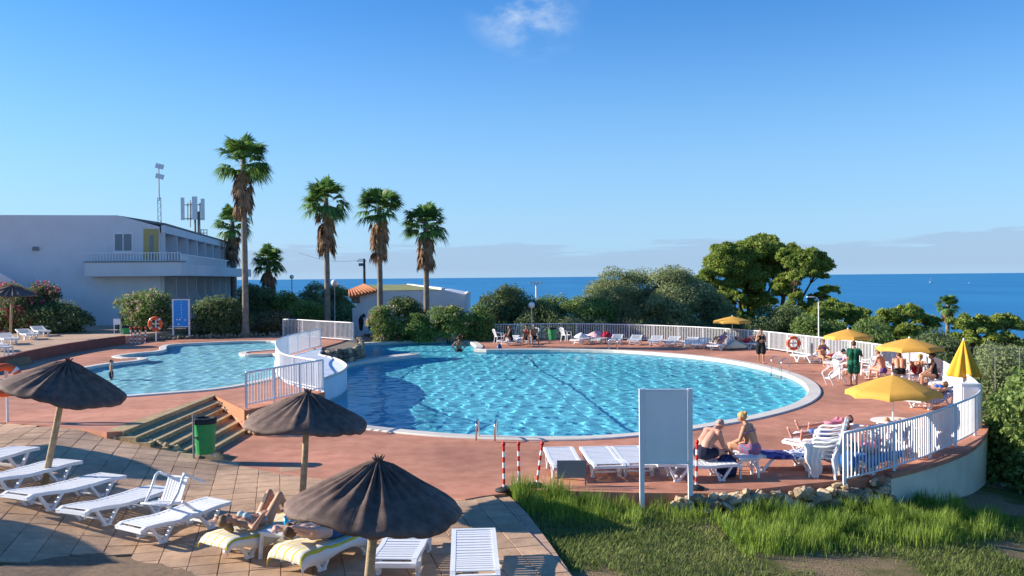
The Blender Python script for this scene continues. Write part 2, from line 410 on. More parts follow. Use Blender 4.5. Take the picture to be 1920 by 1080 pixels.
terrace_poly = fence_out[:60] + opath(wp_, .12)[::-1] + px(near_edge_px) + px([(330, 850)], 0) + [V((-15.5, 40, 0)), V((-15.5, 58, 0))] + px([(640, 630), (860, 627)])
terrace_poly = ccw(terrace_poly)

# ------------------------------------------------------------------ setting
def struct(name, mb, mat, **k): return tag(mb.build(name, mat, **k), kind='structure')
cop_w = lambda P: offset(P, .42)
struct('terrace', MB().prism(terrace_poly, -2.6, 0., holes=[offset(main_pool, .2)]), mTERR)
def coping(name, P, z, wd, label):
    O = ccw(offset(P, wd)); I = ccw(offset(P, -.03)); n = len(I); mb = MB()
    # simple lofted ring with a rounded nose
    prof = [(-.03, -.22), (-.03, .015), (0., .045), (wd - .03, .045), (wd, .02), (wd, -.06)]
    rings = [[V((q.x, q.y, z + h)) for q in offset(P, d)] for d, h in prof]
    for r in rings: mb.v += [tuple(p) for p in r]
    for j in range(len(rings) - 1):
        for i in range(n):
            a = j * n + i; b = j * n + (i + 1) % n; mb.f.append((a, b, b + n, a + n))
    return struct(name, mb, mCOPE, smooth=False)
coping('pool_coping', main_pool, 0., .44, '')
coping('small_pool_coping', kid_pool, ZL, .34, '')
def shell(name, P, ztop, zfloor, mat, slope=None):
    mb = MB(); n = len(P); O = offset(P, .0)
    mb.prism(P, None, zfloor)
    o = len(mb.v); mb.v += [(p.x, p.y, ztop) for p in P] + [(p.x, p.y, zfloor(p.x, p.y) if callable(zfloor) else zfloor) for p in P]
    for i in range(n): mb.f.append((o + i, o + (i + 1) % n, o + n + (i + 1) % n, o + n + i))
    return struct(name, mb, mat, fixn=False)
shell('pool_basin', main_pool, .0, -1.15, mPOOL)
shell('small_pool_basin', kid_pool, ZL, ZL - .42, mPOOLS)
def wave_sheet(name, P, z, mat, step, amp, seed):
    # a real rippled surface: a grid cut to the pool outline, every point lifted by a sum of short waves
    r_ = random.Random(seed); W = []
    for k in range(26):
        L = .24 * 1.066 ** k + .05; th = r_.gauss(.35, .9); W.append((2 * math.pi / L * math.cos(th), 2 * math.pi / L * math.sin(th), r_.uniform(0, 6.28), amp * L * r_.uniform(.4, 1.)))
    x0, x1 = min(p.x for p in P) - .3, max(p.x for p in P) + .3; y0, y1 = min(p.y for p in P) - .3, max(p.y for p in P) + .3
    X = np.arange(x0, x1, step); Y = np.arange(y0, y1, step); gx, gy = np.meshgrid(X, Y); gz = np.zeros_like(gx) + z
    for kx, ky, ph, a in W: gz += a * np.sin(kx * gx + ky * gy + ph)
    px_, py_ = np.array([p.x for p in P]), np.array([p.y for p in P]); ins = np.zeros(gx.shape, bool); j = len(P) - 1
    for i in range(len(P)):
        with np.errstate(divide='ignore', invalid='ignore'):
            ins ^= ((py_[i] > gy) != (py_[j] > gy)) & (gx < (px_[j] - px_[i]) * (gy - py_[i]) / (py_[j] - py_[i] + 1e-12) + px_[i])
        j = i
    keep = ins[:-1, :-1] | ins[1:, :-1] | ins[:-1, 1:] | ins[1:, 1:]
    nx_ = len(X); idx = np.arange(gx.size).reshape(gx.shape)
    f_ = np.stack([idx[:-1, :-1][keep], idx[:-1, 1:][keep], idx[1:, 1:][keep], idx[1:, :-1][keep]], 1)
    used, inv = np.unique(f_, return_inverse=True); v_ = np.stack([gx.ravel(), gy.ravel(), gz.ravel()], 1)[used]
    me = mesh_np(name, v_, inv.reshape(f_.shape)); return tag(obj(name, me, mat, smooth=True), kind='structure')
wo1 = wave_sheet('pool_water', offset(main_pool, .02), -.12, mWATER, .08, .0024, 3)
wo2 = wave_sheet('small_pool_water', offset(kid_pool, .02), ZL - .07, mWATERS, .08, .0048, 5)

# upper deck round the children's pool, with the bridge platform in front of it
swall_L = [(607, 735), (570, 727), (537, 718), (525, 706), (520, 691), (523, 681), (540, 671), (567, 662), (603, 652)]
swall_R = [(603, 660), (600, 667), (618, 671.5), (636, 677.5), (648, 685), (650, 691), (640, 700), (622, 707), (607, 713)]
SW_L = spline(px(swall_L, ZL), 5, False); SW_R = spline(px(swall_R, ZL), 5, False)
ledge_px = [(232, 645), (175, 654), (125, 662), (50, 678), (0, 692), (-120, 716)]
ledge = px(ledge_px, ZL)
st_L = [(228, 809), (258, 819), (285, 829), (315, 838), (345, 846), (378, 853), (414, 861)]
st_R = [(404, 741), (413, 753), (424, 763), (438, 775), (452, 789), (466, 803), (481, 819)]
NST = 6
noseL = [gp(a, b, ZL - ZL * k / NST) for k, (a, b) in enumerate(st_L)]; noseR = [gp(a, b, ZL - ZL * k / NST) for k, (a, b) in enumerate(st_R)]
platform = [noseR[0], gp(461, 769, ZL)] + SW_L
deck_poly = [noseL[0], noseR[0], gp(461, 769, ZL), gp(607, 735, ZL)] + SW_L[1:] + px([(640, 641), (655, 634)], ZL) + px([(520, 629), (400, 634), (300, 637), (262, 640)], ZL) + ledge + px([(-160, 800), (10, 792), (120, 800), (200, 810)], ZL)
deck_poly = ccw(deck_poly)
struct('deck', MB().prism(deck_poly, -2.5, ZL, holes=[offset(kid_pool, .2)]), mTERR)
# orange-painted front of the platform
pf = MB(); a, b, c = noseR[0], gp(461, 769, ZL), gp(607, 735, ZL)
for p, q in ((a, b), (b, c)):
    d = (q - p).normalized(); n_ = V((d.y, -d.x, 0)) * .02
    pf.beam(p + n_ + V((0, 0, -.155)), q + n_ + V((0, 0, -.155)), .05, .31)
tag(pf.build('platform_edge', mTERR2), kind='structure')
# upper patio and its low dark red face
up_poly = ccw([V((p.x, p.y, 0)) for p in ledge] + [V((-26, 24, 0)), V((-60, 24, 0)), V((-60, 68, 0)), V((-27, 68, 0)), V((-20.6, 61.2, 0)), V((-20.6, 59.3, 0))])
def upz(x, y): return ZU
struct('upper_patio', MB().prism(up_poly, -1.5, ZU), M('upper_patio_paving', (.40, .27, .18), .8, .15, 3, bump=.2, big=.15, col2=(.48, .33, .23)))
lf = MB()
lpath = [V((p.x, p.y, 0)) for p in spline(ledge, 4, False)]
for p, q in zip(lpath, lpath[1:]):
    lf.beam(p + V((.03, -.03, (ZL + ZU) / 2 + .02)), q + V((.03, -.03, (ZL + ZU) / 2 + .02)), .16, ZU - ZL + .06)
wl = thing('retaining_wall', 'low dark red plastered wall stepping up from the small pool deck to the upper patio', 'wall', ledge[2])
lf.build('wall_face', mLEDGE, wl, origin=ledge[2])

# white S-shaped wall between the two pools
sw = thing('curved_wall', 'thick white curved wall between the small pool and the big pool', 'wall', SW_R[10])
swp = ccw([V((p.x, p.y, 0)) for p in SW_L[:] + SW_R])
MB().prism(swp, -1.6, ZL + .03).build('wall_body', mWALLD, sw, origin=SW_R[10])
# nosing: rounded lighter cap at the bulge
nb = MB(); cap = [p + V((0, 0, .045)) for p in SW_R]
nb.tube(cap, .055, 8); nb.build('cap', mCOPE, sw, smooth=True, origin=SW_R[10])

# ------------------------------------------------------------------ terrain, sea
tpoly = [(p.x, p.y) for p in terrace_poly]; dpoly = [(p.x, p.y) for p in deck_poly]
def smooth01(t): t = min(1, max(0, t)); return t * t * (3 - 2 * t)
patio_px = [(-160, 800), (10, 792), (120, 800), (200, 812), (240, 822), (300, 838), (360, 851), (413, 862), (440, 871), (525, 888), (640, 902), (760, 921), (872, 936)]
path_edge = [gp(a, b, -.08) for a, b in [(948, 926), (985, 960), (1030, 1020), (1078, 1090), (1130, 1170)]]
patio_far = [gpp(a, b) for a, b in patio_px]
dirt_edge = [gpp(a, b) for a, b in [(430, 1110), (357, 1074), (312, 1061), (250, 1050), (190, 1039), (110, 1045), (0, 1063), (-150, 1090), (-330, 1080)]]
patio_poly = ccw([V((p.x, p.y, 0)) for p in patio_far] + [gp(a, b, 0) + V((.12, 0, 0)) for a, b in [(905, 985), (950, 1035), (1000, 1092)]] + [V((.75, 11.2, 0)), V((-3.7, 11.2, 0))] + [V((p.x, p.y, 0)) for p in dirt_edge])
ppoly = [(p.x, p.y) for p in patio_poly]
def edge_dist(x, y, poly):
    best = 1e9
    for i in range(len(poly)):
        x1, y1 = poly[i - 1]; x2, y2 = poly[i]; dx, dy = x2 - x1, y2 - y1; L = dx * dx + dy * dy
        t = 0 if L < 1e-12 else min(1, max(0, ((x - x1) * dx + (y - y1) * dy) / L))
        best = min(best, (x - x1 - t * dx) ** 2 + (y - y1 - t * dy) ** 2)
    return math.sqrt(best)
def natural(x, y):
    if y < 40:
        zl = lawn_z(max(x, 0), y) if x > -.6 else patio_z(x, y) - .035
        if x > 13: zl = lawn_z(13, y) - .06 * min(x - 13, 40)
        if x < -12: zl = patio_z(x, y) - .04
    else: zl = 0
    zf = -.35
    if x > 10: zf -= smooth01((x - 10) / 12) * 2.2
    if x < -15: zf += smooth01((-15 - x) / 6) * (1.3)
    if y > 66: zf -= (y - 66) * (.085 if x > -10 else .045)
    k = smooth01((y - 34) / 12)
    if x < -20: zl = max(zl, ZU - .1) if y > 26 else zl
    z = zl * (1 - k) + zf * k
    return max(z, -34)
def ground(x, y):
    z = natural(x, y)
    for P in (tpoly, dpoly):
        if -32 < x < 20 and 17 < y < 64 and inside((x, y), P) and edge_dist(x, y, P) > .55: return -3.2
    if -20 < x < 3 and 8 < y < 30 and inside((x, y), ppoly) and edge_dist(x, y, ppoly) > .5: return z - .5
    return z
xs = np.concatenate([[-3000, -1200, -500, -250, -150, -100, -80, -60, -48], np.arange(-40, -15, 1.2), np.arange(-15, -1.5, .5), np.arange(-1.5, 14.5, .28), np.arange(15, 30, 1.2), [33, 38, 45, 55, 70, 90, 120, 170, 250, 400, 800, 1600, 3000]])
ys = np.concatenate([[-60, -30, -10, 0, 6], np.arange(9, 28, .32), np.arange(28, 75, 1.1), [78, 85, 95, 110, 130, 160, 200, 250, 310, 380, 480, 600]])
gv = [(x, y, ground(float(x), float(y))) for y in ys for x in xs]
nx = len(xs); gf = [(j * nx + i, j * nx + i + 1, (j + 1) * nx + i + 1, (j + 1) * nx + i) for j in range(len(ys) - 1) for i in range(nx - 1)]
def M_ground():
    m_, n, l, b = _nodes('ground_earth_and_grass')
    tc = n.new('ShaderNodeTexCoord')
    def noise(s, d=6, rough=.6):
        q = n.new('ShaderNodeTexNoise'); q.inputs['Scale'].default_value = s; q.inputs['Detail'].default_value = d; q.inputs['Roughness'].default_value = rough; l.new(tc.outputs['Object'], q.inputs['Vector']); return q.outputs[0]
    def mix(f, a, c):
        q = n.new('ShaderNodeMixRGB'); 
        if isinstance(f, float): q.inputs[0].default_value = f
        else: l.new(f, q.inputs[0])
        for i, x in ((1, a), (2, c)):
            if isinstance(x, tuple): q.inputs[i].default_value = (*x, 1)
            else: l.new(x, q.inputs[i])
        return q.outputs[0]
    def rng(f, a, c):
        q = n.new('ShaderNodeMapRange'); q.interpolation_type = 'SMOOTHSTEP'; q.inputs[1].default_value = a; q.inputs[2].default_value = c; l.new(f, q.inputs[0]); return q.outputs[0]
    soil = mix(rng(noise(26, 8), .35, .7), (.13, .085, .05), (.30, .21, .13))
    straw = mix(rng(noise(60, 4), .45, .62), soil, (.40, .31, .17))
    green = mix(rng(noise(40, 6), .35, .65), (.05, .075, .018), (.13, .145, .04))
    sx = n.new('ShaderNodeSeparateXYZ'); l.new(tc.outputs['Object'], sx.inputs[0])
    gm_ = n.new('ShaderNodeMath'); gm_.operation = 'MULTIPLY'; l.new(rng(noise(.55, 5), .47, .60), gm_.inputs[0]); l.new(rng(sx.outputs[0], -2.0, -.6), gm_.inputs[1])   # no grass on the trodden soil left of the path
    col = mix(gm_.outputs[0], straw, green)
    l.new(col, b.inputs['Base Color']); b.inputs['Roughness'].default_value = .95; b.inputs['Specular IOR Level'].default_value = .1
    bu = n.new('ShaderNodeBump'); bu.inputs['Strength'].default_value = .8; bu.inputs['Distance'].default_value = .04; l.new(noise(30, 8, .7), bu.inputs['Height']); l.new(bu.outputs[0], b.inputs['Normal'])
    return m_
gm = mesh_np('ground', gv, gf); tag(obj('ground', gm, M_ground(), smooth=True), kind='structure')
def M_sea():
    m_, n, l, b = _nodes('sea_water')
    tc = n.new('ShaderNodeTexCoord'); mp = n.new('ShaderNodeMapping'); mp.inputs['Scale'].default_value = (.004, .0007, 1); l.new(tc.outputs['Object'], mp.inputs[0])
    q = n.new('ShaderNodeTexNoise'); q.inputs['Scale'].default_value = 1; q.inputs['Detail'].default_value = 9; q.inputs['Roughness'].default_value = .65; l.new(mp.outputs[0], q.inputs['Vector'])
    cr = n.new('ShaderNodeValToRGB'); cr.color_ramp.elements[0].position = .36; cr.color_ramp.elements[1].position = .66
    cr.color_ramp.elements[0].color = (.018, .165, .36, 1); cr.color_ramp.elements[1].color = (.034, .225, .44, 1)
    l.new(q.outputs[0], cr.inputs[0]); l.new(cr.outputs[0], b.inputs['Base Color']); b.inputs['Roughness'].default_value = .55; b.inputs['Specular IOR Level'].default_value = .18
    return m_
sea = MB().add([(-90000, 150, -30), (90000, 150, -30), (90000, 90000, -30), (-90000, 90000, -30)], [(0, 1, 2, 3)])
struct('sea', sea, M_sea())

# ------------------------------------------------------------------ patio paving: slabs one by one
# the sloping base needs points inside too: slabs carry the slope
ang = rad(14.5); ca, sa = math.cos(ang), math.sin(ang); TS = .445; GAP = .009
cand = []
for i in range(-70, 70):
    for j in range(-70, 90):
        sh = .5 * (j % 2) * 0
        c = V(((i + .5) * TS * ca - (j + .5) * TS * sa, 16 + (i + .5) * TS * sa + (j + .5) * TS * ca, 0))
        if not (-22 < c.x < 2.2 and 11.2 < c.y < 30): continue
        if not inside(c, ppoly):
            if c.x < -6.0 or not any(inside(c + V((a_ * .32, b_ * .32, 0)), ppoly) for a_ in (-1, 1) for b_ in (-1, 1)): continue
        cand.append((i, j, c))
def clip_poly(poly, cp):     # Sutherland-Hodgman would need convex cp; shrink by sampling instead
    return poly
tiles = []
for i, j, c in cand:
    q = []
    for (u_, v_) in ((0, 0), (1, 0), (1, 1), (0, 1)):
        uu = (i + u_) * TS + (GAP / 2 if u_ == 0 else -GAP / 2) + random.uniform(-.004, .004); vv = (j + v_) * TS + (GAP / 2 if v_ == 0 else -GAP / 2) + random.uniform(-.004, .004)
        q.append(V((uu * ca - vv * sa, 16 + uu * sa + vv * ca, 0)))
    tiles.append((c.length, q))
tiles.sort(key=lambda t: t[0])
pb = MB()
for _, q in tiles:
    cc = sum(q, V()) / 4; pb.add([V((cc.x + (p.x - cc.x) * 1.05, cc.y + (p.y - cc.y) * 1.05, patio_z(p.x, p.y) - .022)) for p in q], [(0, 1, 2, 3)])
patio = struct('patio', pb, mJOINT, fixn=False)
def slab_mesh(mb, q, dz):
    top = [V((p.x, p.y, patio_z(p.x, p.y) + dz)) for p in q]; cc = sum(top, V()) / 4
    ins = [p.lerp(cc, .025) for p in top]; low = [p + V((0, 0, -.008)) for p in top]; bot = [p + V((0, 0, -.05)) for p in top]
    mb.add(ins + low + bot, [(0, 1, 2, 3)] + [(4 + k, 4 + (k + 1) % 4, (k + 1) % 4, k) for k in range(4)] + [(8 + k, 8 + (k + 1) % 4, 4 + (k + 1) % 4, 4 + k) for k in range(4)])
rest = MB(); nin = 0
for d, q in tiles:
    cpx = [(p - V((0, 0, 0))) for p in q]
    cc = sum(q, V()) / 4
    u_ = (cc.x / cc.y) * F + CX
    dz = random.uniform(-.003, .003)
    if nin < 300 and -60 < u_ < 1100 and cc.y > 12.0:
        mb = MB(); slab_mesh(mb, q, dz); mb.build('paving_slab', mSLAB, patio, fixn=False); nin += 1
    else: slab_mesh(rest, q, dz)
o = rest.build('paving_field', mSLABI, patio, fixn=False); tag(o, kind='stuff')
# trodden sandy soil spilling over the paving at the lower left
dirt_c = spline([V((p.x, p.y, 0)) for p in dirt_edge], 5, False); dv, df = [], []
for i, p in enumerate(dirt_c):
    w_ = .05 * math.sin(i * 1.3) + .04 * math.sin(i * 2.9)
    for j in range(9):
        q = V((p.x * (1 - j * .0) + .12 * j * 0, p.y + w_ - j * .55, 0)); dv.append((q.x, q.y, patio_z(q.x, q.y) + (.002 if j == 0 else .022 if j == 1 else .03)))
for i in range(len(dirt_c) - 1):
    for j in range(8): a = i * 9 + j; df.append((a, a + 1, a + 10, a + 9))
mbd = MB(); mbd.add(dv, df); struct('soil', mbd, mSOIL, smooth=True)
# edging path of pale concrete between patio and lawn
path_w = [gp(a, b, -.08) for a, b in [(872, 938), (905, 985), (950, 1035), (1000, 1092), (1060, 1170)]]
path_o = struct('path', MB().prism(ccw(path_w + path_edge[::-1]), -.5, -.082), mJOINT)
PW = resample(path_w, .55); PE = resample(path_edge, .55); nrow = min(len(PW), len(PE))
for k in range(nrow - 1):
    rowcuts = [0, .14, .22, .30, .72, .80, 1.0]
    for c0, c1 in zip(rowcuts, rowcuts[1:]):
        small = c1 - c0 < .15; sub = 3 if small else 1
        for s_ in range(sub):
            t0, t1 = s_ / sub, (s_ + 1) / sub
            A, B = PW[k].lerp(PW[k + 1], t0), PW[k].lerp(PW[k + 1], t1); C, D = PE[k].lerp(PE[k + 1], t0), PE[k].lerp(PE[k + 1], t1)
            q = [A.lerp(C, c0), A.lerp(C, c1), B.lerp(D, c1), B.lerp(D, c0)]; cc = sum(q, V()) / 4
            q = [p.lerp(cc, .03 if not small else .07) for p in q]
            mb = MB(); top = [V((p.x, p.y, -.055)) for p in q]; bot = [V((p.x, p.y, -.1)) for p in q]
            mb.add(top + bot, [(0, 1, 2, 3)] + [(4 + i, 4 + (i + 1) % 4, (i + 1) % 4, i) for i in range(4)]); mb.build('paving_stone', mPATH, path_o, fixn=False)

# ------------------------------------------------------------------ steps
st = thing('steps', 'wide weathered concrete steps with yellowish edges down beside the small pool', 'steps', noseL[3])
for k in range(1, NST + 1):
    z1 = ZL - ZL * (k) / NST
    if k == NST: break
    q = [noseL[k - 1], noseR[k - 1], noseR[k], noseL[k]]
    out = V((.07, -.05, 0)); q = [V((p.x, p.y, 0)) for p in q]
    q2 = [q[0] - (q[3] - q[0]) * .3, q[1] - (q[2] - q[1]) * .3, q[2], q[3]]
    q2 = [q2[0] + (q2[0] - q2[1]).normalized() * .10, q2[1], q2[2], q2[3] + (q2[3] - q2[2]).normalized() * .10]
    MB().prism(ccw(q2), -.4, z1).build('step', mSTEP, st, origin=noseL[3])
# the top landing strip of raw concrete
q = [V((p.x, p.y, 0)) for p in (noseL[0], noseR[0])]; d = (noseL[0] - noseL[1]); d.z = 0; d = d.normalized() * .42
dd = (noseR[0] - noseR[1]); dd.z = 0; dd = dd.normalized() * .30
MB().prism(ccw([q[0] - d * .12, q[1] - dd * .1, q[1] + dd, q[0] + d]), -.3, ZL + .006).build('landing', mSTEP, st, origin=noseL[3])

# ------------------------------------------------------------------ rocks
def rock_mesh(seed):
    r_ = random.Random(seed); bm = bmesh.new(); bmesh.ops.create_icosphere(bm, subdivisions=1, radius=.5)
    ax = [V((r_.gauss(0, 1), r_.gauss(0, 1), r_.gauss(0, 1))).normalized() for _ in range(9)]; lim = [r_.uniform(.24, .44) for _ in ax]
    for v_ in bm.verts:
        for a_, l_ in zip(ax, lim):
            d_ = v_.co.dot(a_)
            if d_ > l_: v_.co -= a_ * (d_ - l_) * .9
        v_.co *= r_.uniform(.82, 1.12)
    me = bpy.data.meshes.new('rock'); bm.to_mesh(me); bm.free(); return me
ROCKS = []; ROCKSD = []
for i in range(6):
    me = rock_mesh(i); me.materials.append(mROCK); ROCKS.append(me)
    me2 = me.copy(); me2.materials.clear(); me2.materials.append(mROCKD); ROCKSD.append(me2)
def rock_row(parent, path, z0f, z1f, size, meshes, step=.75, depth=.3, core=None):
    o0 = V(parent.location); P = resample(path, size * step)
    for i, p in enumerate(P):
        z0, z1 = z0f(p), z1f(p); rows = max(1, round((z1 - z0) / (size * .72)))
        for r_ in range(rows):
            s_ = size * random.uniform(.8, 1.25); zc = z0 + (z1 - z0) * (r_ + .5) / rows
            q = V((p.x + random.uniform(-.06, .06), p.y + random.uniform(-.06, .06), zc + random.uniform(-.03, .03))) - o0
            inst('rock', random.choice(meshes), parent, q, (random.uniform(0, 6), random.uniform(0, 6), random.uniform(0, 6)), (s_, s_ * random.uniform(.8, 1.1), s_ * random.uniform(.7, .95)))
rw = thing('rock_edging', 'rough yellowish rocks piled below the platform beside the concrete steps', 'rocks', noseR[3])
rdir = (noseL[3] - noseR[3]); rdir.z = 0; rdir.normalize()
for k in range(1, NST + 1):
    for j in range(4):
        for h_ in range(1 + k // 2):
            q = noseR[k - 1].lerp(noseR[k], j / 4) + rdir * random.uniform(-.05, .16); zb = ZL - ZL * k / NST
            zz = zb + .06 + .13 * h_ + random.uniform(-.02, .03)
            if zz > ZL - .12: continue
            s_ = random.uniform(.16, .26); inst('rock', random.choice(ROCKS), rw, V((q.x, q.y, zz)) - V(rw.location), (random.uniform(0, 6), random.uniform(0, 6), random.uniform(0, 6)), (s_ * 1.2, s_, s_ * .85))
rp2 = [noseR[6] + V((.2, .25, 0)), gp(560, 800, 0), gp(607, 790, 0)]
rock_row(rw, [V((p.x, p.y, 0)) for p in rp2], lambda p: 0, lambda p: .48, .34, ROCKS, .6)
rb = thing('rock_rubble', 'reddish broken rocks at the low end of the steps by the paving edge', 'rocks', gpp(235, 820))
rock_row(rb, [V((p.x, p.y, 0)) for p in (gpp(196, 818), gpp(235, 825), gpp(265, 829), gpp(330, 842))], lambda p: patio_z(p.x, p.y) - .05, lambda p: patio_z(p.x, p.y) + .13, .2, ROCKS, .55)
# rock planter under the far railing
plc = pd(630, 660, gp(640, 678, -.1).y + 1.2)
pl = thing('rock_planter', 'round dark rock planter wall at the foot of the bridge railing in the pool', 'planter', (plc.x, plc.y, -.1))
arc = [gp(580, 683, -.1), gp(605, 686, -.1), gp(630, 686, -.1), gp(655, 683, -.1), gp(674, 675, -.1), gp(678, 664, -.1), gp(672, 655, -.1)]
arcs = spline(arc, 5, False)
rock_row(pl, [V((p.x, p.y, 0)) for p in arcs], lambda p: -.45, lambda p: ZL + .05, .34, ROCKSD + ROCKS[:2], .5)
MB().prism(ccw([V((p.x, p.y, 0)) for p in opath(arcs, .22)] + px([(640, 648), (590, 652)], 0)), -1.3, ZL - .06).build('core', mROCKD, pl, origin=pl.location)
# stone edge along the lawn, under the terrace rim
re = thing('stone_edging', 'rough stone edge of the terrace along the lawn behind the white board', 'stones', gp(1330, 925, -.1))
EP = px([(1262, 926), (1330, 928), (1420, 920), (1500, 911), (1600, 902), (1664, 896)])
for i, p in enumerate(resample([V((p.x, p.y, 0)) for p in EP], .045)):
    s_ = random.choice((.16, .2, .26, .34)) * random.uniform(.85, 1.2); z_ = lawn_z(p.x, p.y); zc = random.uniform(z_ + .02, -.02) if s_ < .25 else random.uniform(z_ + .1, -.08)
    inst('rock', random.choice(ROCKS if random.random() < .75 else ROCKSD), re, V((p.x + random.uniform(-.05, .05), p.y + random.uniform(-.12, .06), zc)) - V(re.location), (random.uniform(-.5, .5), random.uniform(-.5, .5), random.uniform(0, 6)), (s_ * random.uniform(1.1, 1.6), s_, s_ * random.uniform(.6, 1.0)))
# retaining wall at the right
rwall = thing('retaining_wall', 'curved cream rendered retaining wall below the white railing beside the lawn', 'wall', WALLPTS[2] + V((0, 0, -1)))
mbw = MB(); wi = opath(wp_, .25); wo = opath(wp_, -.035)
for i in range(len(wp_) - 1):
    A, B, C, D = wo[i], wo[i + 1], wi[i + 1], wi[i]
    vs_ = [V((p.x, p.y, z)) for z in (-3.0, -.07) for p in (A, B, C, D)]
    mbw.add(vs_, [(0, 1, 5, 4), (2, 3, 7, 6), (4, 5, 6, 7)] + ([(3, 0, 4, 7)] if i == 0 else []))
mbw.build('wall_face', mCREAM, rwall, origin=rwall.location)
# red ledge on top
mbl = MB(); lo = opath(wp_, -.06); li = opath(wp_, .16)
for i in range(len(wp_) - 1):
    A, B, C, D = lo[i], lo[i + 1], li[i + 1], li[i]
    mbl.add([V((p.x, p.y, z)) for z in (-.09, .012) for p in (A, B, C, D)], [(0, 1, 5, 4), (2, 3, 7, 6), (4, 5, 6, 7), (3, 2, 1, 0)] + ([(3, 0, 4, 7)] if i == 0 else []))
mbl.build('ledge', mTERR, rwall, origin=rwall.location)
# low stone kerb in front of the far shrubs
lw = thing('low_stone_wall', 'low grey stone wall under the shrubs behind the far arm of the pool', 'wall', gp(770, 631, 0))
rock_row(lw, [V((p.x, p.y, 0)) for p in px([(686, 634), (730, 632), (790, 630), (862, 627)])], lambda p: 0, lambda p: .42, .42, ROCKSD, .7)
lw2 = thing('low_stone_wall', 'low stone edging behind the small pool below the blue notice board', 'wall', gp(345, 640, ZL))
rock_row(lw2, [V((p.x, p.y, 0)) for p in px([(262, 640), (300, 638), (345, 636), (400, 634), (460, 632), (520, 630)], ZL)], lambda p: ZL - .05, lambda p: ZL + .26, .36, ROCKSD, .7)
sl.cycles.is_caustics_light = True
for o_ in (wo1, wo2): o_.cycles.is_caustics_caster = True
for n_ in ('pool_basin', 'small_pool_basin'): bpy.data.objects[n_].cycles.is_caustics_receiver = True

# ------------------------------------------------------------------ foliage helpers
def leaf_quads(P, N, L, Wd, rng, droop=0.):
    # P points, N facing normals (n,3); one bent diamond per leaf
    n = len(P); t = rng.normal(size=(n, 3)); t -= (t * N).sum(1, keepdims=True) * N; t /= np.linalg.norm(t, axis=1, keepdims=True) + 1e-9
    b = np.cross(N, t); l_ = (L * rng.uniform(.6, 1.25, n))[:, None]; w_ = (Wd * rng.uniform(.7, 1.2, n))[:, None]
    v = np.stack([P - t * l_ * .5, P + b * w_ * .5, P + t * l_ * .5 + np.array([0, 0, -1]) * l_ * droop, P - b * w_ * .5], 1).reshape(-1, 3)
    f = np.arange(n * 4, dtype=np.int32).reshape(-1, 4); return v, f
def clump_points(centers, radii, per, rng, flat=.75, shell=.55):
    Ps, Ns = [], []
    for c, r in zip(centers, radii):
        n = max(6, int(per * 2.6 * r * r)); d = rng.normal(size=(n, 3)); d /= np.linalg.norm(d, axis=1, keepdims=True)
        d[:, 2] = np.where(d[:, 2] < -.35, -d[:, 2] * .6, d[:, 2])
        rr = r * (shell + (1.28 - shell) * rng.beta(2.2, 1.6, n))[:, None]; p = d * rr; p[:, 2] *= flat
        Ps.append(p + np.array(c)); nn = d + rng.normal(size=(n, 3)) * 1.0; Ns.append(nn / (np.linalg.norm(nn, axis=1, keepdims=True) + 1e-9))
    return np.concatenate(Ps), np.concatenate(Ns)
def crown_clumps(rx, ry, rz, n, rr, rng, low=-.25, inner=.45):
    C, R = [], []
    while len(C) < n:
        d = rng.normal(size=3); d /= np.linalg.norm(d)
        if d[2] < low: continue
        k = rng.uniform(inner, .98) ; C.append(np.array([d[0] * rx * k, d[1] * ry * k, d[2] * rz * k])); R.append(rr * rng.uniform(.6, 1.3))
    return C, R
def plant(name, label, cat, base, rx, ry, h, mat, nclump=26, rr=None, leaf=(.2, .11), per=260, seed=0, trunk=None, flower=None, nfl=0, low=-.3, group=None, lift=0., stems=4, flat=.8):
    rng = np.random.default_rng(seed + 11); rr = (rr or min(rx, ry, h) * .42) * 1.25
    t = thing(name, label, cat, base, 0, group)
    rz = (h - lift) * .62; zc = lift + (h - lift) * (.42 if trunk else .36)
    C, R = crown_clumps(rx, ry, rz, int(nclump * (1 if trunk else 1.4)), rr, rng, low if trunk else -.85); C = [c + np.array([0, 0, zc]) for c in C]
    P, N = clump_points(C, R, per, rng, flat); P[:, 2] = np.maximum(P[:, 2], .03)
    v, f = leaf_quads(P, N, leaf[0], leaf[1], rng); obj('crown' if trunk else 'foliage', mesh_np('foliage', v, f), mat, t)
    mb = MB()
    if trunk:
        mb.tube([(0, 0, -.3), (rng.uniform(-.15, .15), 0, lift * .5 + .2), (rng.uniform(-.3, .3), rng.uniform(-.3, .3), zc)], [trunk, trunk * .8, trunk * .5], 8)
        for c in C[:10]: mb.tube([(0, 0, lift * .55 + .1), tuple(np.array(c) * .5 + np.array([0, 0, lift * .35])), tuple(c)], [trunk * .45, trunk * .3, .03], 6)
        mb.build('trunk', mBARK, t, smooth=True)
    else:
        for c in C[:stems]: mb.tube([(c[0] * .1, c[1] * .1, -.15), tuple(np.array(c) * .5), tuple(c)], [.05, .035, .015], 5)
        mb.build('stem', mBARK, t, smooth=True)
    if flower is not None:
        k = rng.choice(len(P), min(nfl, len(P)), replace=False); out = P[k] + N[k] * .08
        # blossoms sit in small heads
        heads = np.repeat(out, 5, 0) + rng.normal(size=(len(out) * 5, 3)) * .06; nn = rng.normal(size=heads.shape); nn /= np.linalg.norm(nn, axis=1, keepdims=True)
        v, f = leaf_quads(heads, nn, .14, .12, rng); obj('blossom', mesh_np('blossom', v, f), flower, t)
    return t

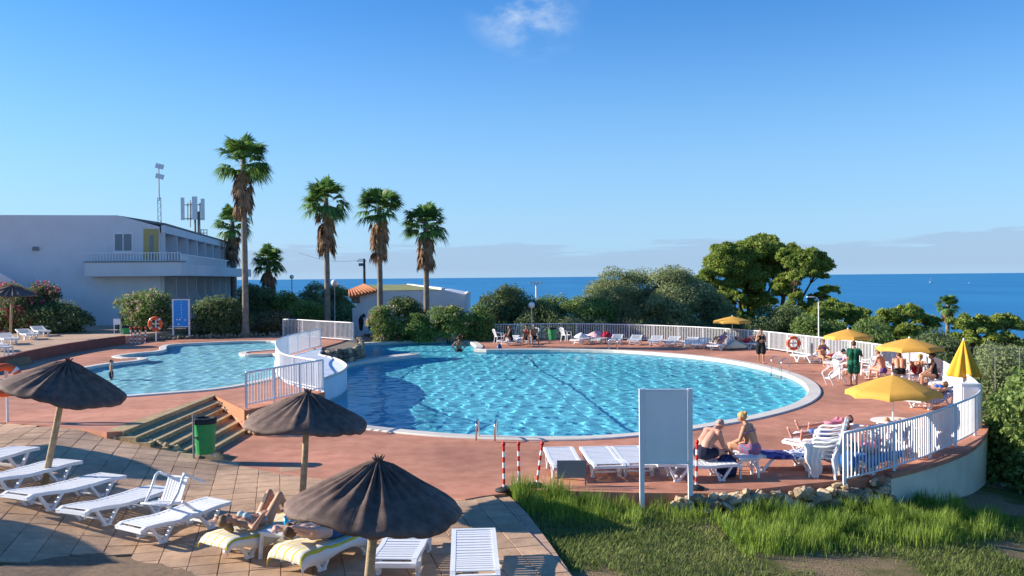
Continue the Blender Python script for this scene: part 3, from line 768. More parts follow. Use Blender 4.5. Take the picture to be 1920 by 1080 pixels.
# ------------------------------------------------------------------ palms
def fan_leaf(V_, F_, root, dirv, length, blades, droop, rng, spread=2.3, w=.05):
    d = V(dirv).normalized(); side = d.cross(V((0, 0, 1)))
    if side.length < .05: side = V((1, 0, 0))
    side.normalize(); up = side.cross(d).normalized()
    hub = V(root) + d * length * .52 - V((0, 0, 1)) * droop * .25 * length
    o = len(V_); a = side * .022   # stalk
    V_ += [tuple(V(root) + a), tuple(V(root) - a), tuple(hub - a * .6), tuple(hub + a * .6)]; F_.append((o, o + 1, o + 2, o + 3))
    d2 = (d - V((0, 0, 1)) * droop * .5).normalized(); s2 = d2.cross(V((0, 0, 1)))
    if s2.length < .05: s2 = side.copy()
    s2.normalize(); u2 = s2.cross(d2).normalized()
    for k in range(blades):
        an = (k / (blades - 1) - .5) * spread + rng.uniform(-.05, .05); bl = length * .62 * (1 - .22 * abs(an)) * rng.uniform(.85, 1.1)
        dir_ = d2 * math.cos(an) + s2 * math.sin(an) + u2 * (.12 - .2 * abs(an)); n_ = dir_.cross(u2).normalized() * (w * .5)
        mid = hub + dir_ * bl * .55; tip = hub + dir_ * bl + V((0, 0, -1)) * bl * (.22 + droop * .45) * rng.uniform(.7, 1.3)
        o = len(V_); V_ += [tuple(hub), tuple(mid + n_), tuple(tip), tuple(mid - n_)]; F_.append((o, o + 1, o + 2, o + 3))
def palm(label, base, height, crown_r, trunk_r, skirt_len, seed, nleaf=62, lean=0., skirt_n=46, skirt_r=.62, group='fan palms around the pool'):
    rng = random.Random(seed); t = thing('palm_tree', label, 'palm tree', base, 0, group)
    top = V((lean, 0, height)); mb = MB(); pts = []; rs = []
    for i in range(15):
        k = i / 14; pts.append((lean * k * k, .06 * math.sin(k * 5), height * k - .2 * (1 - k))); rs.append(trunk_r * (1.55 if i == 0 else 1.2 if i == 1 else 1.02 - .22 * k) * (1.03 if i % 2 else .985))
    mb.tube(pts, rs, 12); mb.build('trunk', mTRUNK, t, smooth=True)
    Vv, Ff = [], []
    for i in range(nleaf):
        el = rng.choice((rng.uniform(-.45, .9), rng.uniform(-.2, .7), rng.uniform(.5, 1.35))); az = rng.uniform(0, 6.283)
        d = (math.cos(el) * math.cos(az), math.cos(el) * math.sin(az), math.sin(el))
        fan_leaf(Vv, Ff, top + V((0, 0, rng.uniform(-.45, .15))), d, crown_r * rng.uniform(.85, 1.12), 19, .15 + .5 * max(0, .7 - el) * rng.uniform(.6, 1.1), rng, w=.105 * crown_r / 1.6)
    me = bpy.data.meshes.new('crown'); me.from_pydata(Vv, [], Ff); obj('crown', me, mPALM, t)
    Vv, Ff = [], []
    for i in range(skirt_n):
        az = rng.uniform(0, 6.283); k = rng.random(); z0 = height - .25 - skirt_len * .72 * k; sp = (skirt_r * 1.25 - .28 * k) * rng.uniform(.5, 1.1)
        d = (math.cos(az) * sp, math.sin(az) * sp, -rng.uniform(.75, 1.3))
        fan_leaf(Vv, Ff, V((lean * .97 + math.cos(az) * trunk_r * .8, math.sin(az) * trunk_r * .8, z0)), d, min(1.25, .75 + .3 * rng.random()) * crown_r / 1.6, 11, .55, rng, spread=1.5, w=.11)
    me = bpy.data.meshes.new('dead_skirt'); me.from_pydata(Vv, [], Ff); obj('dead_skirt', me, mDEAD, t)
    return t
def palm_at(label, px_, ybase_z, Y, ytop, yskirt, wpx, seed, tr, lean=0., **k):
    b = pd(px_, 600, Y); b.z = ybase_z; cr = wpx / F * Y * .5; htop = pd(px_, ytop, Y).z
    h = htop - ybase_z - cr * .62; sk = (h + ybase_z) - pd(px_, yskirt, Y).z
    return palm(label, b, h, cr, tr, max(.6, sk), seed, lean=lean, **k)
Y1 = gp(460, 632, ZL).y
palm_at('tallest fan palm, standing beside the left hotel block and the small pool', 460, ZL - .2, Y1, 265, 398, 108, 1, .20, skirt_n=70, skirt_r=.6, nleaf=66)
palm_at('fan palm second from the left of the tall ones, behind the white railing', 614, -.2, 63, 342, 468, 96, 2, .21, skirt_n=60)
palm_at('fan palm standing left of the middle in front of the small white building', 713, -.2, 65, 357, 476, 98, 3, .21, skirt_n=60)
palm_at('fan palm at the right end of the row by the small white building', 800, -.2, 66, 388, 492, 90, 4, .22, skirt_n=54)
palm_at('shorter fan palm seen behind the tallest palm beside the hotel roof', 438, .6, 92, 393, 486, 72, 5, .28, skirt_n=60)
palm_at('low bushy fan palm between the tallest palm and the railing', 505, .3, 80, 467, 560, 66, 6, .27, skirt_n=60)
palm_at('lone small fan palm against the sea at the far right', 1777, -3.5, 86, 555, 592, 44, 7, .20, skirt_n=40)

# ------------------------------------------------------------------ trees and shrubs
def at(px_, Y, z): p = pd(px_, 600, Y); p.z = z; return p
def wide(a, b, Y): return (b - a) / F * Y / 2
def tall(ytop, Y, z, px_=960): return pd(px_, ytop, Y).z - z
def pine(label, px_, Y, z, lobes, tr, seed):
    # lobes: (px, py, half width px, half height px, depth offset)
    rng = np.random.default_rng(seed); b = at(px_, Y, z); t = thing('pine_tree', label, 'pine tree', b, 0, 'pines beyond the terrace')
    C, R = [], []; mb = MB(); top = None
    for (lx, ly, hw, hh, dy) in lobes:
        c = pd(lx, ly, Y + dy) - b; rx, rz = hw / F * Y * 1.06, hh / F * Y * 1.1
        n = max(24, int(70 * rx * rz / 2.2)); c_, r_ = crown_clumps(rx, rx * .9, rz, n, min(rx, rz) * .36, rng, -.6, .35)
        C += [np.array(c) + q for q in c_]; R += r_
        mid = V((c.x * .35, c.y * .35, c.z * .45)); mb.tube([(0, 0, .6), mid, V((c.x * .8, c.y * .8, c.z * .85)), c], [tr * .55, tr * .42, tr * .22, .04], 7)
        for q in c_[:5]: mb.tube([V((c.x * .8, c.y * .8, c.z * .85)), c + V(q)], [tr * .16, .025], 5)
    P, N = clump_points(C, R, 620, rng, .74, .3); v, f = leaf_quads(P, N, .34, .10, rng); obj('crown', mesh_np('crown', v, f), mPINE, t)
    mb.tube([(0, 0, -.4), (0, 0, 1.0), (.05, 0, 2.0)], [tr * 1.2, tr, tr * .8], 10); mb.build('trunk', mBARK, t, smooth=True)
    return t
pine('tall spreading pine, left half of the big clump behind the terrace railing', 1405, 74, -2.4, [(1365, 492, 42, 30, 0), (1335, 515, 26, 18, -1), (1425, 474, 42, 28, 1), (1400, 525, 40, 30, 0), (1345, 540, 26, 16, -1), (1370, 555, 30, 14, -2), (1460, 500, 30, 40, 2), (1320, 530, 22, 14, 0), (1400, 495, 46, 34, 2), (1350, 575, 30, 18, -1), (1415, 570, 34, 26, 1), (1380, 600, 40, 18, -2)], .34, 21)
pine('tall leaning pine, right half of the big clump behind the terrace railing', 1452, 71, -2.4, [(1508, 492, 38, 24, 0), (1535, 508, 26, 26, 1), (1488, 478, 26, 18, 1), (1500, 518, 32, 14, -1), (1552, 545, 22, 12, 0), (1492, 562, 16, 14, -1), (1475, 590, 26, 18, -2), (1540, 560, 24, 12, 1), (1470, 540, 24, 28, 1), (1515, 585, 26, 14, 0), (1450, 610, 40, 16, -1)], .30, 22)
pine('low dense pine right of the big clump beside the slim lamp post', 1565, 68, -3.0, [(1570, 585, 36, 22, 0), (1540, 600, 30, 20, -1), (1605, 600, 30, 22, 0), (1500, 618, 34, 16, -3), (1570, 620, 34, 16, -2)], .22, 23)
pine('round topped pine behind the yellow umbrellas left of the small palm', 1690, 66, -3.4, [(1660, 600, 34, 20, 0), (1700, 592, 36, 18, 0), (1735, 612, 28, 20, 1), (1680, 625, 46, 18, -1), (1730, 635, 24, 14, 0)], .22, 24)
pine('low pine at the right edge of the view beyond the small palm', 1830, 64, -3.8, [(1815, 610, 34, 20, 0), (1860, 612, 34, 22, 1), (1895, 608, 26, 20, 1), (1830, 636, 44, 18, -1), (1890, 640, 32, 16, -1)], .22, 25)
plant('olive_tree', 'grey green olive tree behind the row of loungers, left of the pines', 'tree', at(1270, 66, -1.2), wide(1212, 1345, 66), 2.4, tall(516, 66, -1.2), mOLIVE, 46, .8, (.22, .07), 330, 31, trunk=.18, lift=.8, group='trees behind the far railing')
plant('olive_tree', 'olive tree with a rounded crown behind the middle of the far railing', 'tree', at(1165, 67, -1.0), wide(1100, 1235, 67), 2.4, tall(522, 67, -1.0), mOLIVE, 44, .8, (.22, .07), 330, 32, trunk=.18, lift=.7, group='trees behind the far railing')
plant('shrub', 'brownish wild shrub just right of the globe lamp behind the railing', 'shrub', at(1052, 68, -.8), wide(985, 1120, 68), 2.0, tall(557, 68, -.8), mGBUSH, 40, .65, (.2, .08), 330, 33, group='shrubs behind the far railing')
plant('shrub', 'large dark shrub behind the railing, left of the globe lamp', 'shrub', at(948, 67, -.6), wide(892, 1003, 67), 2.2, tall(543, 67, -.6), mDBUSH, 46, .7, (.2, .08), 360, 34, group='shrubs behind the far railing')
plant('shrub', 'clipped leafy shrub pressed against the railing corner by the far loungers', 'shrub', at(902, 60.5, -.4), .95, .8, 2.6, mGBUSH, 26, .42, (.16, .09), 420, 35, group='shrubs behind the far railing')
plant('shrub', 'pale feathery shrub behind the railing at the green bin', 'shrub', at(1075, 62.5, -.5), 2.2, 1.2, 2.1, mOLIVE, 26, .5, (.2, .06), 330, 36, group='shrubs behind the far railing')
plant('shrub', 'dry brown undergrowth below the olive trees behind the railing', 'shrub', at(1215, 62.5, -.9), 4.2, 1.2, 1.8, mBRUSH, 40, .55, (.2, .06), 260, 37, group='shrubs behind the far railing')
plant('shrub', 'dark undergrowth below the big pines behind the yellow umbrella', 'shrub', at(1390, 63, -1.6), 4.2, 1.6, 2.6, mDBUSH, 46, .6, (.2, .07), 280, 38, group='shrubs behind the far railing')
plant('shrub', 'low grey green scrub beyond the wire fence at the far right', 'shrub', at(1895, 46, -2.8), 3.0, 3.0, 3.3, mOLIVE, 46, .7, (.2, .07), 300, 39)
plant('shrub', 'big glossy shrub growing against the right end of the curved wall', 'shrub', V((15.4, 24.3, -2.6)), 2.5, 2.6, 4.4, mGBUSH, 80, .62, (.17, .10), 620, 40, flower=mWFLO, nfl=26)
plant('shrub', 'dark shaded shrub at the right edge beside the retaining wall foot', 'shrub', V((15.6, 21.6, -2.2)), 1.9, 1.7, 2.5, mDBUSH, 44, .5, (.15, .09), 560, 41)
plant('oleander', 'oleander bush covered in pink blossom in front of the white hotel', 'shrub', at(45, 56, ZU), wide(-35, 112, 56), 1.7, tall(521, 56, ZU), mDBUSH, 46, .6, (.2, .07), 420, 42, flower=mPINK, nfl=1500, group='oleanders by the hotel')
plant('oleander', 'dark oleander bush with scattered white flowers right of the pink one', 'shrub', at(108, 55, ZU), wide(62, 155, 55), 1.3, tall(566, 55, ZU), mDBUSH, 36, .5, (.2, .07), 430, 43, flower=mWFLO, nfl=60, group='oleanders by the hotel')
plant('oleander', 'round bush with pale dry blossom behind the lifebuoy post', 'shrub', at(277, 56.6, ZL), wide(231, 325, 56.6), 1.4, tall(543, 56.6, ZL), mGBUSH, 40, .5, (.18, .07), 430, 44, flower=mPALE, nfl=600, group='oleanders by the hotel')
plant('oleander', 'dark green bush right of the blue notice board beside the palm trunk', 'shrub', at(410, 57, ZL), wide(364, 455, 57), 1.4, tall(555, 57, ZL), mDBUSH, 40, .5, (.18, .07), 430, 45, flower=mPALE, nfl=40, group='oleanders by the hotel')
for i, (a, b, yt, Y, z, mt, lab) in enumerate([
    (695, 758, 572, 60.5, 0, mGBUSH, 'bush with faded pink blossom in front of the small white building'), (728, 792, 556, 62, 0, mDBUSH, 'tall dark green bush between the two right palms at the small building'),
    (762, 806, 590, 60, 0, mGBUSH, 'low green bush in front of the right palm trunk'), (806, 876, 570, 60, 0, mGBUSH, 'large bush right of the palms at the end of the low stone wall')]):
    plant('shrub', lab, 'shrub', at((a + b) / 2, Y, z), wide(a, b, Y), 1.0, tall(yt, Y, z), mt, 34, .42, (.17, .08), 480, 50 + i, flower=mPALE if i in (0, 3) else None, nfl=420 if i == 0 else 110, group='shrubs by the small white building')
for i, (a, b, yt, Y, z, mt, lab) in enumerate([
    (455, 502, 522, 70, .4, mDBUSH, 'dark bush behind the tallest palm trunk'), (512, 560, 552, 72, .2, mGBUSH, 'dark bush on the bank behind the white railing'), (540, 612, 530, 88, -.3, mOLIVE, 'brownish tree beyond the bank left of the second palm'),
    (600, 662, 536, 92, -.5, mOLIVE, 'dry scrubby tree behind the lamp with the round globe'), (485, 540, 590, 62, .3, mBRUSH, 'low dry scrub on the grey bank by the small pool'), (548, 598, 572, 66, 0, mGBUSH, 'broad dark bush directly behind the bridge railing')]):
    plant('shrub', lab, 'shrub', at((a + b) / 2, Y, z), wide(a, b, Y), 1.5, tall(yt, Y, z), mt, 32, .6, (.22, .09), 330, 60 + i, group='shrubs behind the bridge')
for i, (a, b, yt, Y, z, mt, lab) in enumerate([
    (1085, 1150, 560, 64, -.8, mGBUSH, 'rounded green bush filling the gap left of the olive trees'), (1225, 1300, 545, 64, -1.0, mOLIVE, 'silvery bush between the two olive trees'), (1300, 1372, 540, 66, -1.2, mOLIVE, 'grey green bush at the left foot of the big pines'),
    (985, 1050, 570, 63.5, -.6, mDBUSH, 'dark bush directly behind the globe lamp'), (1430, 1500, 575, 64, -1.8, mDBUSH, 'dark bush under the right half of the big pines'), (1490, 1570, 598, 60, -2.0, mGBUSH, 'light green bush behind the lifebuoy on the railing'),
    (1590, 1660, 612, 58, -2.4, mGBUSH, 'light green bush behind the yellow umbrella of the woman in purple'), (1730, 1800, 632, 52, -2.6, mDBUSH, 'dark bush behind the folded umbrella')]):
    plant('shrub', lab, 'shrub', at((a + b) / 2, Y, z), wide(a, b, Y) * 1.1, 1.6, tall(yt, Y, z), mt, 34, .6, (.2, .08), 330, 80 + i, group='shrubs behind the far railing')
# far scrub on the slope down to the sea: one green mass
rng = np.random.default_rng(99); C, R = [], []
for i in range(900):
    Y = rng.uniform(78, 200); x = rng.uniform(-.34, .62) * Y; z = natural(x, Y); r = rng.uniform(.8, 1.9); C.append((x, Y, z + r * .4)); R.append(r)
P, N = clump_points(C, R, 46, rng, .8, .6); v, f = leaf_quads(P, N, .7, .35, rng)
tag(obj('hillside_scrub', mesh_np('scrub', v, f), mDBUSH), 'dense green scrub covering the slope down to the sea', 'scrub', kind='stuff')

# ------------------------------------------------------------------ lawn grass
def tuft_field(name, pts, hfun, wd, mat, label, seed, lean=.35):
    rng = np.random.default_rng(seed); n = len(pts); P = np.array(pts); az = rng.uniform(0, 6.283, n); h = np.array(hfun) * rng.uniform(.55, 1.2, n)
    side = np.stack([np.cos(az), np.sin(az), np.zeros(n)], 1) * wd * .5; bend = np.stack([-np.sin(az), np.cos(az), np.zeros(n)], 1) * (h * lean * rng.uniform(.2, 1.5, n))[:, None]
    up = np.array([0, 0, 1.])[None] * h[:, None]
    v = np.stack([P - side, P + side, P + side * .6 + up * .6 + bend * .4, P - side * .6 + up * .6 + bend * .4, P + up * .95 + bend], 1).reshape(-1, 3)
    b = np.arange(n)[:, None] * 5; q = np.concatenate([b + np.array([[0, 1, 2, 3]])], 0); 
    tri = np.concatenate([b + np.array([[0, 1, 2]]), b + np.array([[0, 2, 3]]), b + np.array([[3, 2, 4]])], 0)
    o = obj(name, mesh_np(name, v, tri), mat); return tag(o, label, 'grass', kind='stuff')
rng = np.random.default_rng(5)
def fn(x, y): return math.sin(x * 1.7 + 1.3 * math.sin(y * 1.1)) + math.sin(y * 2.3 + x * .9) + .7 * math.sin(x * 4.1 - y * 3.3)
def edge_y(x):   # terrace rim (lawn side) as a function of x
    best = 1e9; 
    for i in range(len(RIM) - 1):
        a, b = RIM[i], RIM[i + 1]
        if a.x <= x <= b.x: return a.y + (b.y - a.y) * (x - a.x) / max(1e-6, b.x - a.x)
    return RIM[0].y if x < RIM[0].x else RIM[-1].y
RIM = sorted(px([(950, 918), (1080, 921), (1200, 924), (1330, 925), (1420, 917), (1500, 908), (1595, 899), (1668, 890), (1720, 876), (1775, 859), (1816, 841)]), key=lambda p: p.x)
PE2 = sorted(path_edge, key=lambda p: p.x)
def left_lim(y):
    for a, b in zip(path_edge, path_edge[1:]):
        if b.y <= y <= a.y: return a.x + (b.x - a.x) * (a.y - y) / max(1e-6, a.y - b.y)
    return path_edge[0].x if y > path_edge[0].y else path_edge[-1].x
tallp, tallh, shp, shh = [], [], [], []
tries = 0
while len(tallp) < 30000 and tries < 900000:
    tries += 1
    x = rng.uniform(-.3, 10.8); y = rng.uniform(11.6, 19.5); ey = edge_y(x) - .12
    if y > ey or x < left_lim(y) + .03: continue
    d = ey - y
    # tall belt along the terrace rim; broad clump between the board and the wall
    if x < 2.3: dens = smooth01((1.9 - d) / 1.5) * (1.0 if x < 1.4 else .8); hh = .30 if d > .6 else .44
    elif x < 3.7: dens = .55 * smooth01((1.2 - d) / .8); hh = .22 if d > .6 else .36
    else: dens = smooth01((3.0 - d) / 1.0) * smooth01((9.9 + .35 * (ey - y) - x) / .9); hh = .34 if d > .25 else .26
    dens *= .55 + .45 * smooth01((fn(x, y) + 1.2) / 1.8)
    if rng.random() < dens: tallp.append((x, y, lawn_z(x, y) - .01)); tallh.append(hh * (.6 + .5 * smooth01((fn(x * 1.7, y * 1.3) + 1) / 2)) * (.6 + .65 * smooth01((fn(x * 5.3, y * 4.7) + 1) / 2)))
tries = 0
while len(shp) < 64000 and tries < 800000:
    tries += 1
    x = rng.uniform(-.4, 11); y = rng.uniform(11.0, 19.5)
    if y > edge_y(x) - .12 or x < left_lim(y) + .02: continue
    g = fn(x * .8 + 3, y * .7) + (1.9 if x < 3.2 else .5) - 1.0 * smooth01((14.6 - y) / 1.6) * (1 if x > 1.0 else .2) + .4 * (y - 15)
    if rng.random() < smooth01((g + .9) / 1.8): shp.append((x, y, lawn_z(x, y) - .006)); shh.append(rng.uniform(.04, .11))
tuft_field('tall_grass', tallp, tallh, .012, mGRASS, 'long bright green grass growing along the terrace edge', 1)
tuft_field('short_grass', shp, shh, .015, mGRASSD, 'short patchy grass on the dry lawn in the foreground', 2, .8)

# ------------------------------------------------------------------ left hotel block
BC = pd(298, 415, 64); BC.z = 0; dS = V((-.17, .985, 0)).normalized(); dF = V((-.985, -.17, 0)).normalized(); nS = V((dS.y, -dS.x, 0)); nF = V((dF.y, -dF.x, 0)); nF = nF if nF.y < 0 else -nF
BC = V((BC.x, BC.y, 0))
hotel = thing('hotel_block', 'white two storey hotel block with balcony bays along its right side', 'building', (BC.x, BC.y, .9))
def bp(a, b, z, out=0.): return BC + dF * a + dS * b + V((0, 0, z))     # a along the front to the left, b back along the side
HO = hotel.location
zr, ze = 8.75, 8.42 - .35
zfront = lambda py, pxx: pd(pxx, py, (BC + dF * 4).y).z
# front gable wall: polygon in the (a, z) plane, thick
fp = [(0, .5), (0, 8.0), (2.75, 8.78), (26, 8.78), (26, .5)]
mb = MB(); k = len(fp)
mb.v += [tuple(bp(a, 0, z)) for a, z in fp] + [tuple(bp(a, .4, z)) for a, z in fp]
mb.f += [tuple(range(k)), tuple(range(2 * k - 1, k - 1, -1))] + [(i, (i + 1) % k, k + (i + 1) % k, k + i) for i in range(k)]
mb.build('front_wall', mWALLW, hotel, origin=HO)
LB = 41.0
mb = MB()   # inner body behind the balcony bays
A = bp(1.7, .4, .5); B_ = bp(1.7, LB, .5)
mb.add([bp(1.7, .4, .5), bp(1.7, LB, .5), bp(12, LB, .5), bp(12, .4, .5), bp(1.7, .4, 8.0), bp(1.7, LB, 8.0), bp(12, LB, 8.0), bp(12, .4, 8.0)], [(0, 1, 5, 4), (1, 2, 6, 5), (2, 3, 7, 6), (0, 3, 2, 1)])
mb.build('inner_wall', mWALLW, hotel, origin=HO)
mb = MB()
rp_ = [(-.35, 8.10), (-.35, 8.26), (2.6, 8.76), (26, 8.76), (26, 8.60), (2.8, 8.60)]
k = len(rp_); b0, b1 = .42, LB + .3
mb.v += [tuple(bp(a, b0, z)) for a, z in rp_] + [tuple(bp(a, b1, z)) for a, z in rp_]
mb.f += [tuple(range(k)), tuple(range(2 * k - 1, k - 1, -1))] + [(i, (i + 1) % k, k + (i + 1) % k, k + i) for i in range(k)]
roof = mb.build('roof', M('grey_roof', (.20, .19, .18), .9, .15, 2), hotel, origin=HO)
mb = MB(); mb.add([bp(-.34, .2, 7.55), bp(-.34, LB, 7.55), bp(-.1, LB, 7.55), bp(-.1, .2, 7.55), bp(-.34, .2, 8.098), bp(-.34, LB, 8.098), bp(-.1, LB, 8.098), bp(-.1, .2, 8.098)], [(0, 1, 5, 4), (3, 2, 6, 7), (0, 3, 7, 4), (1, 2, 6, 5), (0, 1, 2, 3)]); mb.build('eave_beam', mWALLW, hotel, origin=HO)
nb_ = 9
for i in range(nb_ + 1):
    b = .5 + (LB - .9) * i / nb_
    mb = MB(); prof = [(1.72, 5.0), (-.30, 5.6), (-.30, 7.56), (1.72, 7.9)]
    mb.v += [tuple(bp(a, b - .09, z)) for a, z in prof] + [tuple(bp(a, b + .09, z)) for a, z in prof]; mb.f += [(0, 1, 2, 3), (7, 6, 5, 4)] + [(j, (j + 1) % 4, 4 + (j + 1) % 4, 4 + j) for j in range(4)]
    mb.build('balcony_divider', mWALLW, hotel, origin=HO)
    mb = MB(); prof = [(1.72, 1.0), (-1.3, 1.0), (-1.3, 1.7), (-.2, 3.0), (-.2, 4.5), (1.72, 4.5)]
    mb.v += [tuple(bp(a, b - .09, z)) for a, z in prof] + [tuple(bp(a, b + .09, z)) for a, z in prof]; mb.f += [tuple(range(6)), tuple(range(11, 5, -1))] + [(j, (j + 1) % 6, 6 + (j + 1) % 6, 6 + j) for j in range(6)]
    mb.build('terrace_divider', mWALLW, hotel, origin=HO)
    if i < nb_:
        for z0, z1 in ((5.0, 7.1), (1.6, 3.9)):
            bm_ = b + (LB - .9) / nb_ / 2; MB().add([bp(1.66, bm_ - 1.2, z0), bp(1.66, bm_ + 1.2, z0), bp(1.66, bm_ + 1.2, z1), bp(1.66, bm_ - 1.2, z1)], [(0, 1, 2, 3)]).build('balcony_door', mGLASS, hotel, origin=HO)
# balcony slab wrapping the corner: parapet band
def slab(a0, a1, b0, b1, z0, z1, name, mat, par=None):
    MBx = MB(); MBx.add([bp(a0, b0, z0), bp(a1, b0, z0), bp(a1, b1, z0), bp(a0, b1, z0), bp(a0, b0, z1), bp(a1, b0, z1), bp(a1, b1, z1), bp(a0, b1, z1)], [(0, 1, 2, 3), (4, 5, 6, 7), (0, 1, 5, 4), (1, 2, 6, 5), (2, 3, 7, 6), (3, 0, 4, 7)]); return MBx.build(name, mat, par or hotel, origin=HO if par is None else None)
slab(-1.75, 4.55, -1.5, 0, 4.50, 5.45, 'balcony', mWALLW); slab(-1.75, 1.70, 0.002, LB, 4.51, 5.35, 'gallery', mWALLW)
slab(-1.80, 4.60, -1.56, .001, 5.452, 5.53, 'balcony_coping', mGREY)
# small railing on the balcony
mb = MB()
for i in range(33):
    a = -1.7 + 6.2 * i / 32; mb.beam(bp(a, -1.48, 5.5), bp(a, -1.48, 6.08), .05, .05)
for i in range(90):
    b = -1.4 + (LB * .55) * i / 89; mb.beam(bp(-1.7, b, 5.35), bp(-1.7, b, 5.95), .05, .05)
mb.beam(bp(-1.72, -1.48, 6.1), bp(4.55, -1.48, 6.1), .06, .06); mb.beam(bp(-1.72, -1.4, 6.0), bp(-1.72, LB * .55, 6.0), .06, .06)
mb.build('balcony_railing', mFENCE, hotel, origin=HO)
def on_front(x0, y0, x1, y1, dep, name, mat, par=hotel, off=.0):
    # pixel rectangle thrown onto the front wall plane
    def hit(x, y):
        d = ray(x, y); o_ = V((0, 0, CAMZ)); n_ = nF; t = (BC - o_).dot(n_) / d.dot(n_); return o_ + d * t
    q = [hit(x0, y1), hit(x1, y1), hit(x1, y0), hit(x0, y0)]; f0 = [p + nF * (dep + off) for p in q]; b0 = [p + nF * off - nF * .02 for p in q]
    return MB().add(f0 + b0, [(0, 1, 2, 3), (7, 6, 5, 4)] + [(i, (i + 1) % 4, 4 + (i + 1) % 4, 4 + i) for i in range(4)]).build(name, mat, par, origin=HO)
wfr = on_front(213, 436, 250, 474, .06, 'window', mFENCE)
for a, b in ((216, 230), (232.5, 247)):
    g_ = on_front(a, 439, b, 470, .075, 'window_pane', mGLASS, wfr)
on_front(209, 474, 252, 477, .12, 'window_sill', mWALLW, wfr)
on_front(269, 429, 297.5, 487, .02, 'door_recess', mYELW); on_front(281, 441, 287, 486, .05, 'door', mGLASS); on_front(288, 441, 295, 486, .05, 'door', mYELW)
on_front(62, 463, 73, 470, .15, 'wall_lamp', mGREY)
# outside stair with a sloping white parapet, left part of the front
mb = MB(); sp_ = [(5.6, .6), (5.6, 2.2), (6.4, 2.75), (12, 6.3), (12, .6)]; k = len(sp_)
mb.v += [tuple(bp(a, -2.2, z)) for a, z in sp_] + [tuple(bp(a, -1.9, z)) for a, z in sp_]; mb.f += [tuple(range(k)), tuple(range(2 * k - 1, k - 1, -1))] + [(i, (i + 1) % k, k + (i + 1) % k, k + i) for i in range(k)]
mb.build('stair_parapet', mWALLW, hotel, origin=HO)

# small white building in the middle
Yb = 68; b0 = at(668, Yb, -.4)
house = thing('small_building', 'low white building with a tiled roof edge behind the palms', 'building', b0)
def hpt(x, y, dy=0.): return pd(x, y, Yb + dy) - b0
x0, x1 = hpt(668, 600).x, hpt(872, 600).x
fpz = [(x0, 0), (x0, hpt(668, 556).z), (hpt(704, 600).x, hpt(704, 546).z), (hpt(832, 600).x, hpt(832, 544.5).z), (x1, hpt(872, 552).z), (x1, 0)]
mb = MB(); k = len(fpz); mb.v += [(x, 0, z) for x, z in fpz] + [(x, 9, z) for x, z in fpz]; mb.f += [tuple(range(k)), tuple(range(2 * k - 1, k - 1, -1))] + [(i, (i + 1) % k, k + (i + 1) % k, k + i) for i in range(k)]
mb.build('wall', mWALLW, house)
mb = MB(); ra, rb_ = hpt(656, 557, -.5), hpt(706, 545.5, -.5); rc = hpt(682, 534, 9); rd = hpt(655, 545, 9)
rf_ = MB().add([ra, rb_, rc, rd] + [p + V((0, 0, -.12)) for p in (ra, rb_, rc, rd)], [(0, 1, 2, 3), (0, 1, 5, 4), (1, 2, 6, 5), (2, 3, 7, 6), (3, 0, 4, 7)]).build('roof', mTILE, house)
for i in range(9):
    t_ = i / 8; a = ra.lerp(rb_, t_); c = rd.lerp(rc, t_); MB().tube([a + V((0, -.05, .03)), c + V((0, 0, .03))], .09, 6).build('roof_tile_row', mTILE, rf_, smooth=True)
pa = [hpt(706, 545), hpt(765, 533, 9), hpt(832, 543)]
MB().add([hpt(706, 545, .1), hpt(832, 543.5, .1), hpt(768, 533, 8), hpt(690, 534, 8)], [(0, 1, 2, 3)]).build('flat_roof', M('roof_moss', (.22, .24, .10), .9, .3, 1.5), house)
MB().beam(hpt(766, 533.5, 8) + V((0, 0, -.05)), hpt(831, 543, .2) + V((0, 0, .02)), .3, .22).build('parapet', mWALLW, house)
MB().box((x0 - .12, .3, 1.1), (.35, .5, 2.6)).build('pillar', mWALLW, house)
MB().box((x0 - .02, .2, 3.0), (.6, .8, .5)).build('eave_block', mROCKD, house)
# painted dark figures mural patch on the wall, left of the shrubs
for j, (cx_, cy_, w_, h_) in enumerate([(677, 606, 9, 30), (682, 592, 7, 8), (697, 612, 14, 18)]):
    a, b = hpt(cx_ - w_ / 2, cy_ + h_ / 2), hpt(cx_ + w_ / 2, cy_ - h_ / 2)
    n_ = 14; ring = [(((a.x + b.x) / 2) + (b.x - a.x) / 2 * math.cos(6.283 * i / n_) * (1 + .2 * math.sin(i * 2.3)), -.006, (a.z + b.z) / 2 + (b.z - a.z) / 2 * math.sin(6.283 * i / n_)) for i in range(n_)]
    MB().add(ring, [tuple(range(n_))]).build('wall_painting', mDARK, house)
lampw = hpt(870, 550, -.3); MB().lathe([(.02, -.1), (.22, -.05), (.25, .05), (.1, .14), (.0, .16)], 12, (lampw.x + .3, lampw.y, lampw.z)).build('wall_lamp', mLIGHT, house, smooth=True)

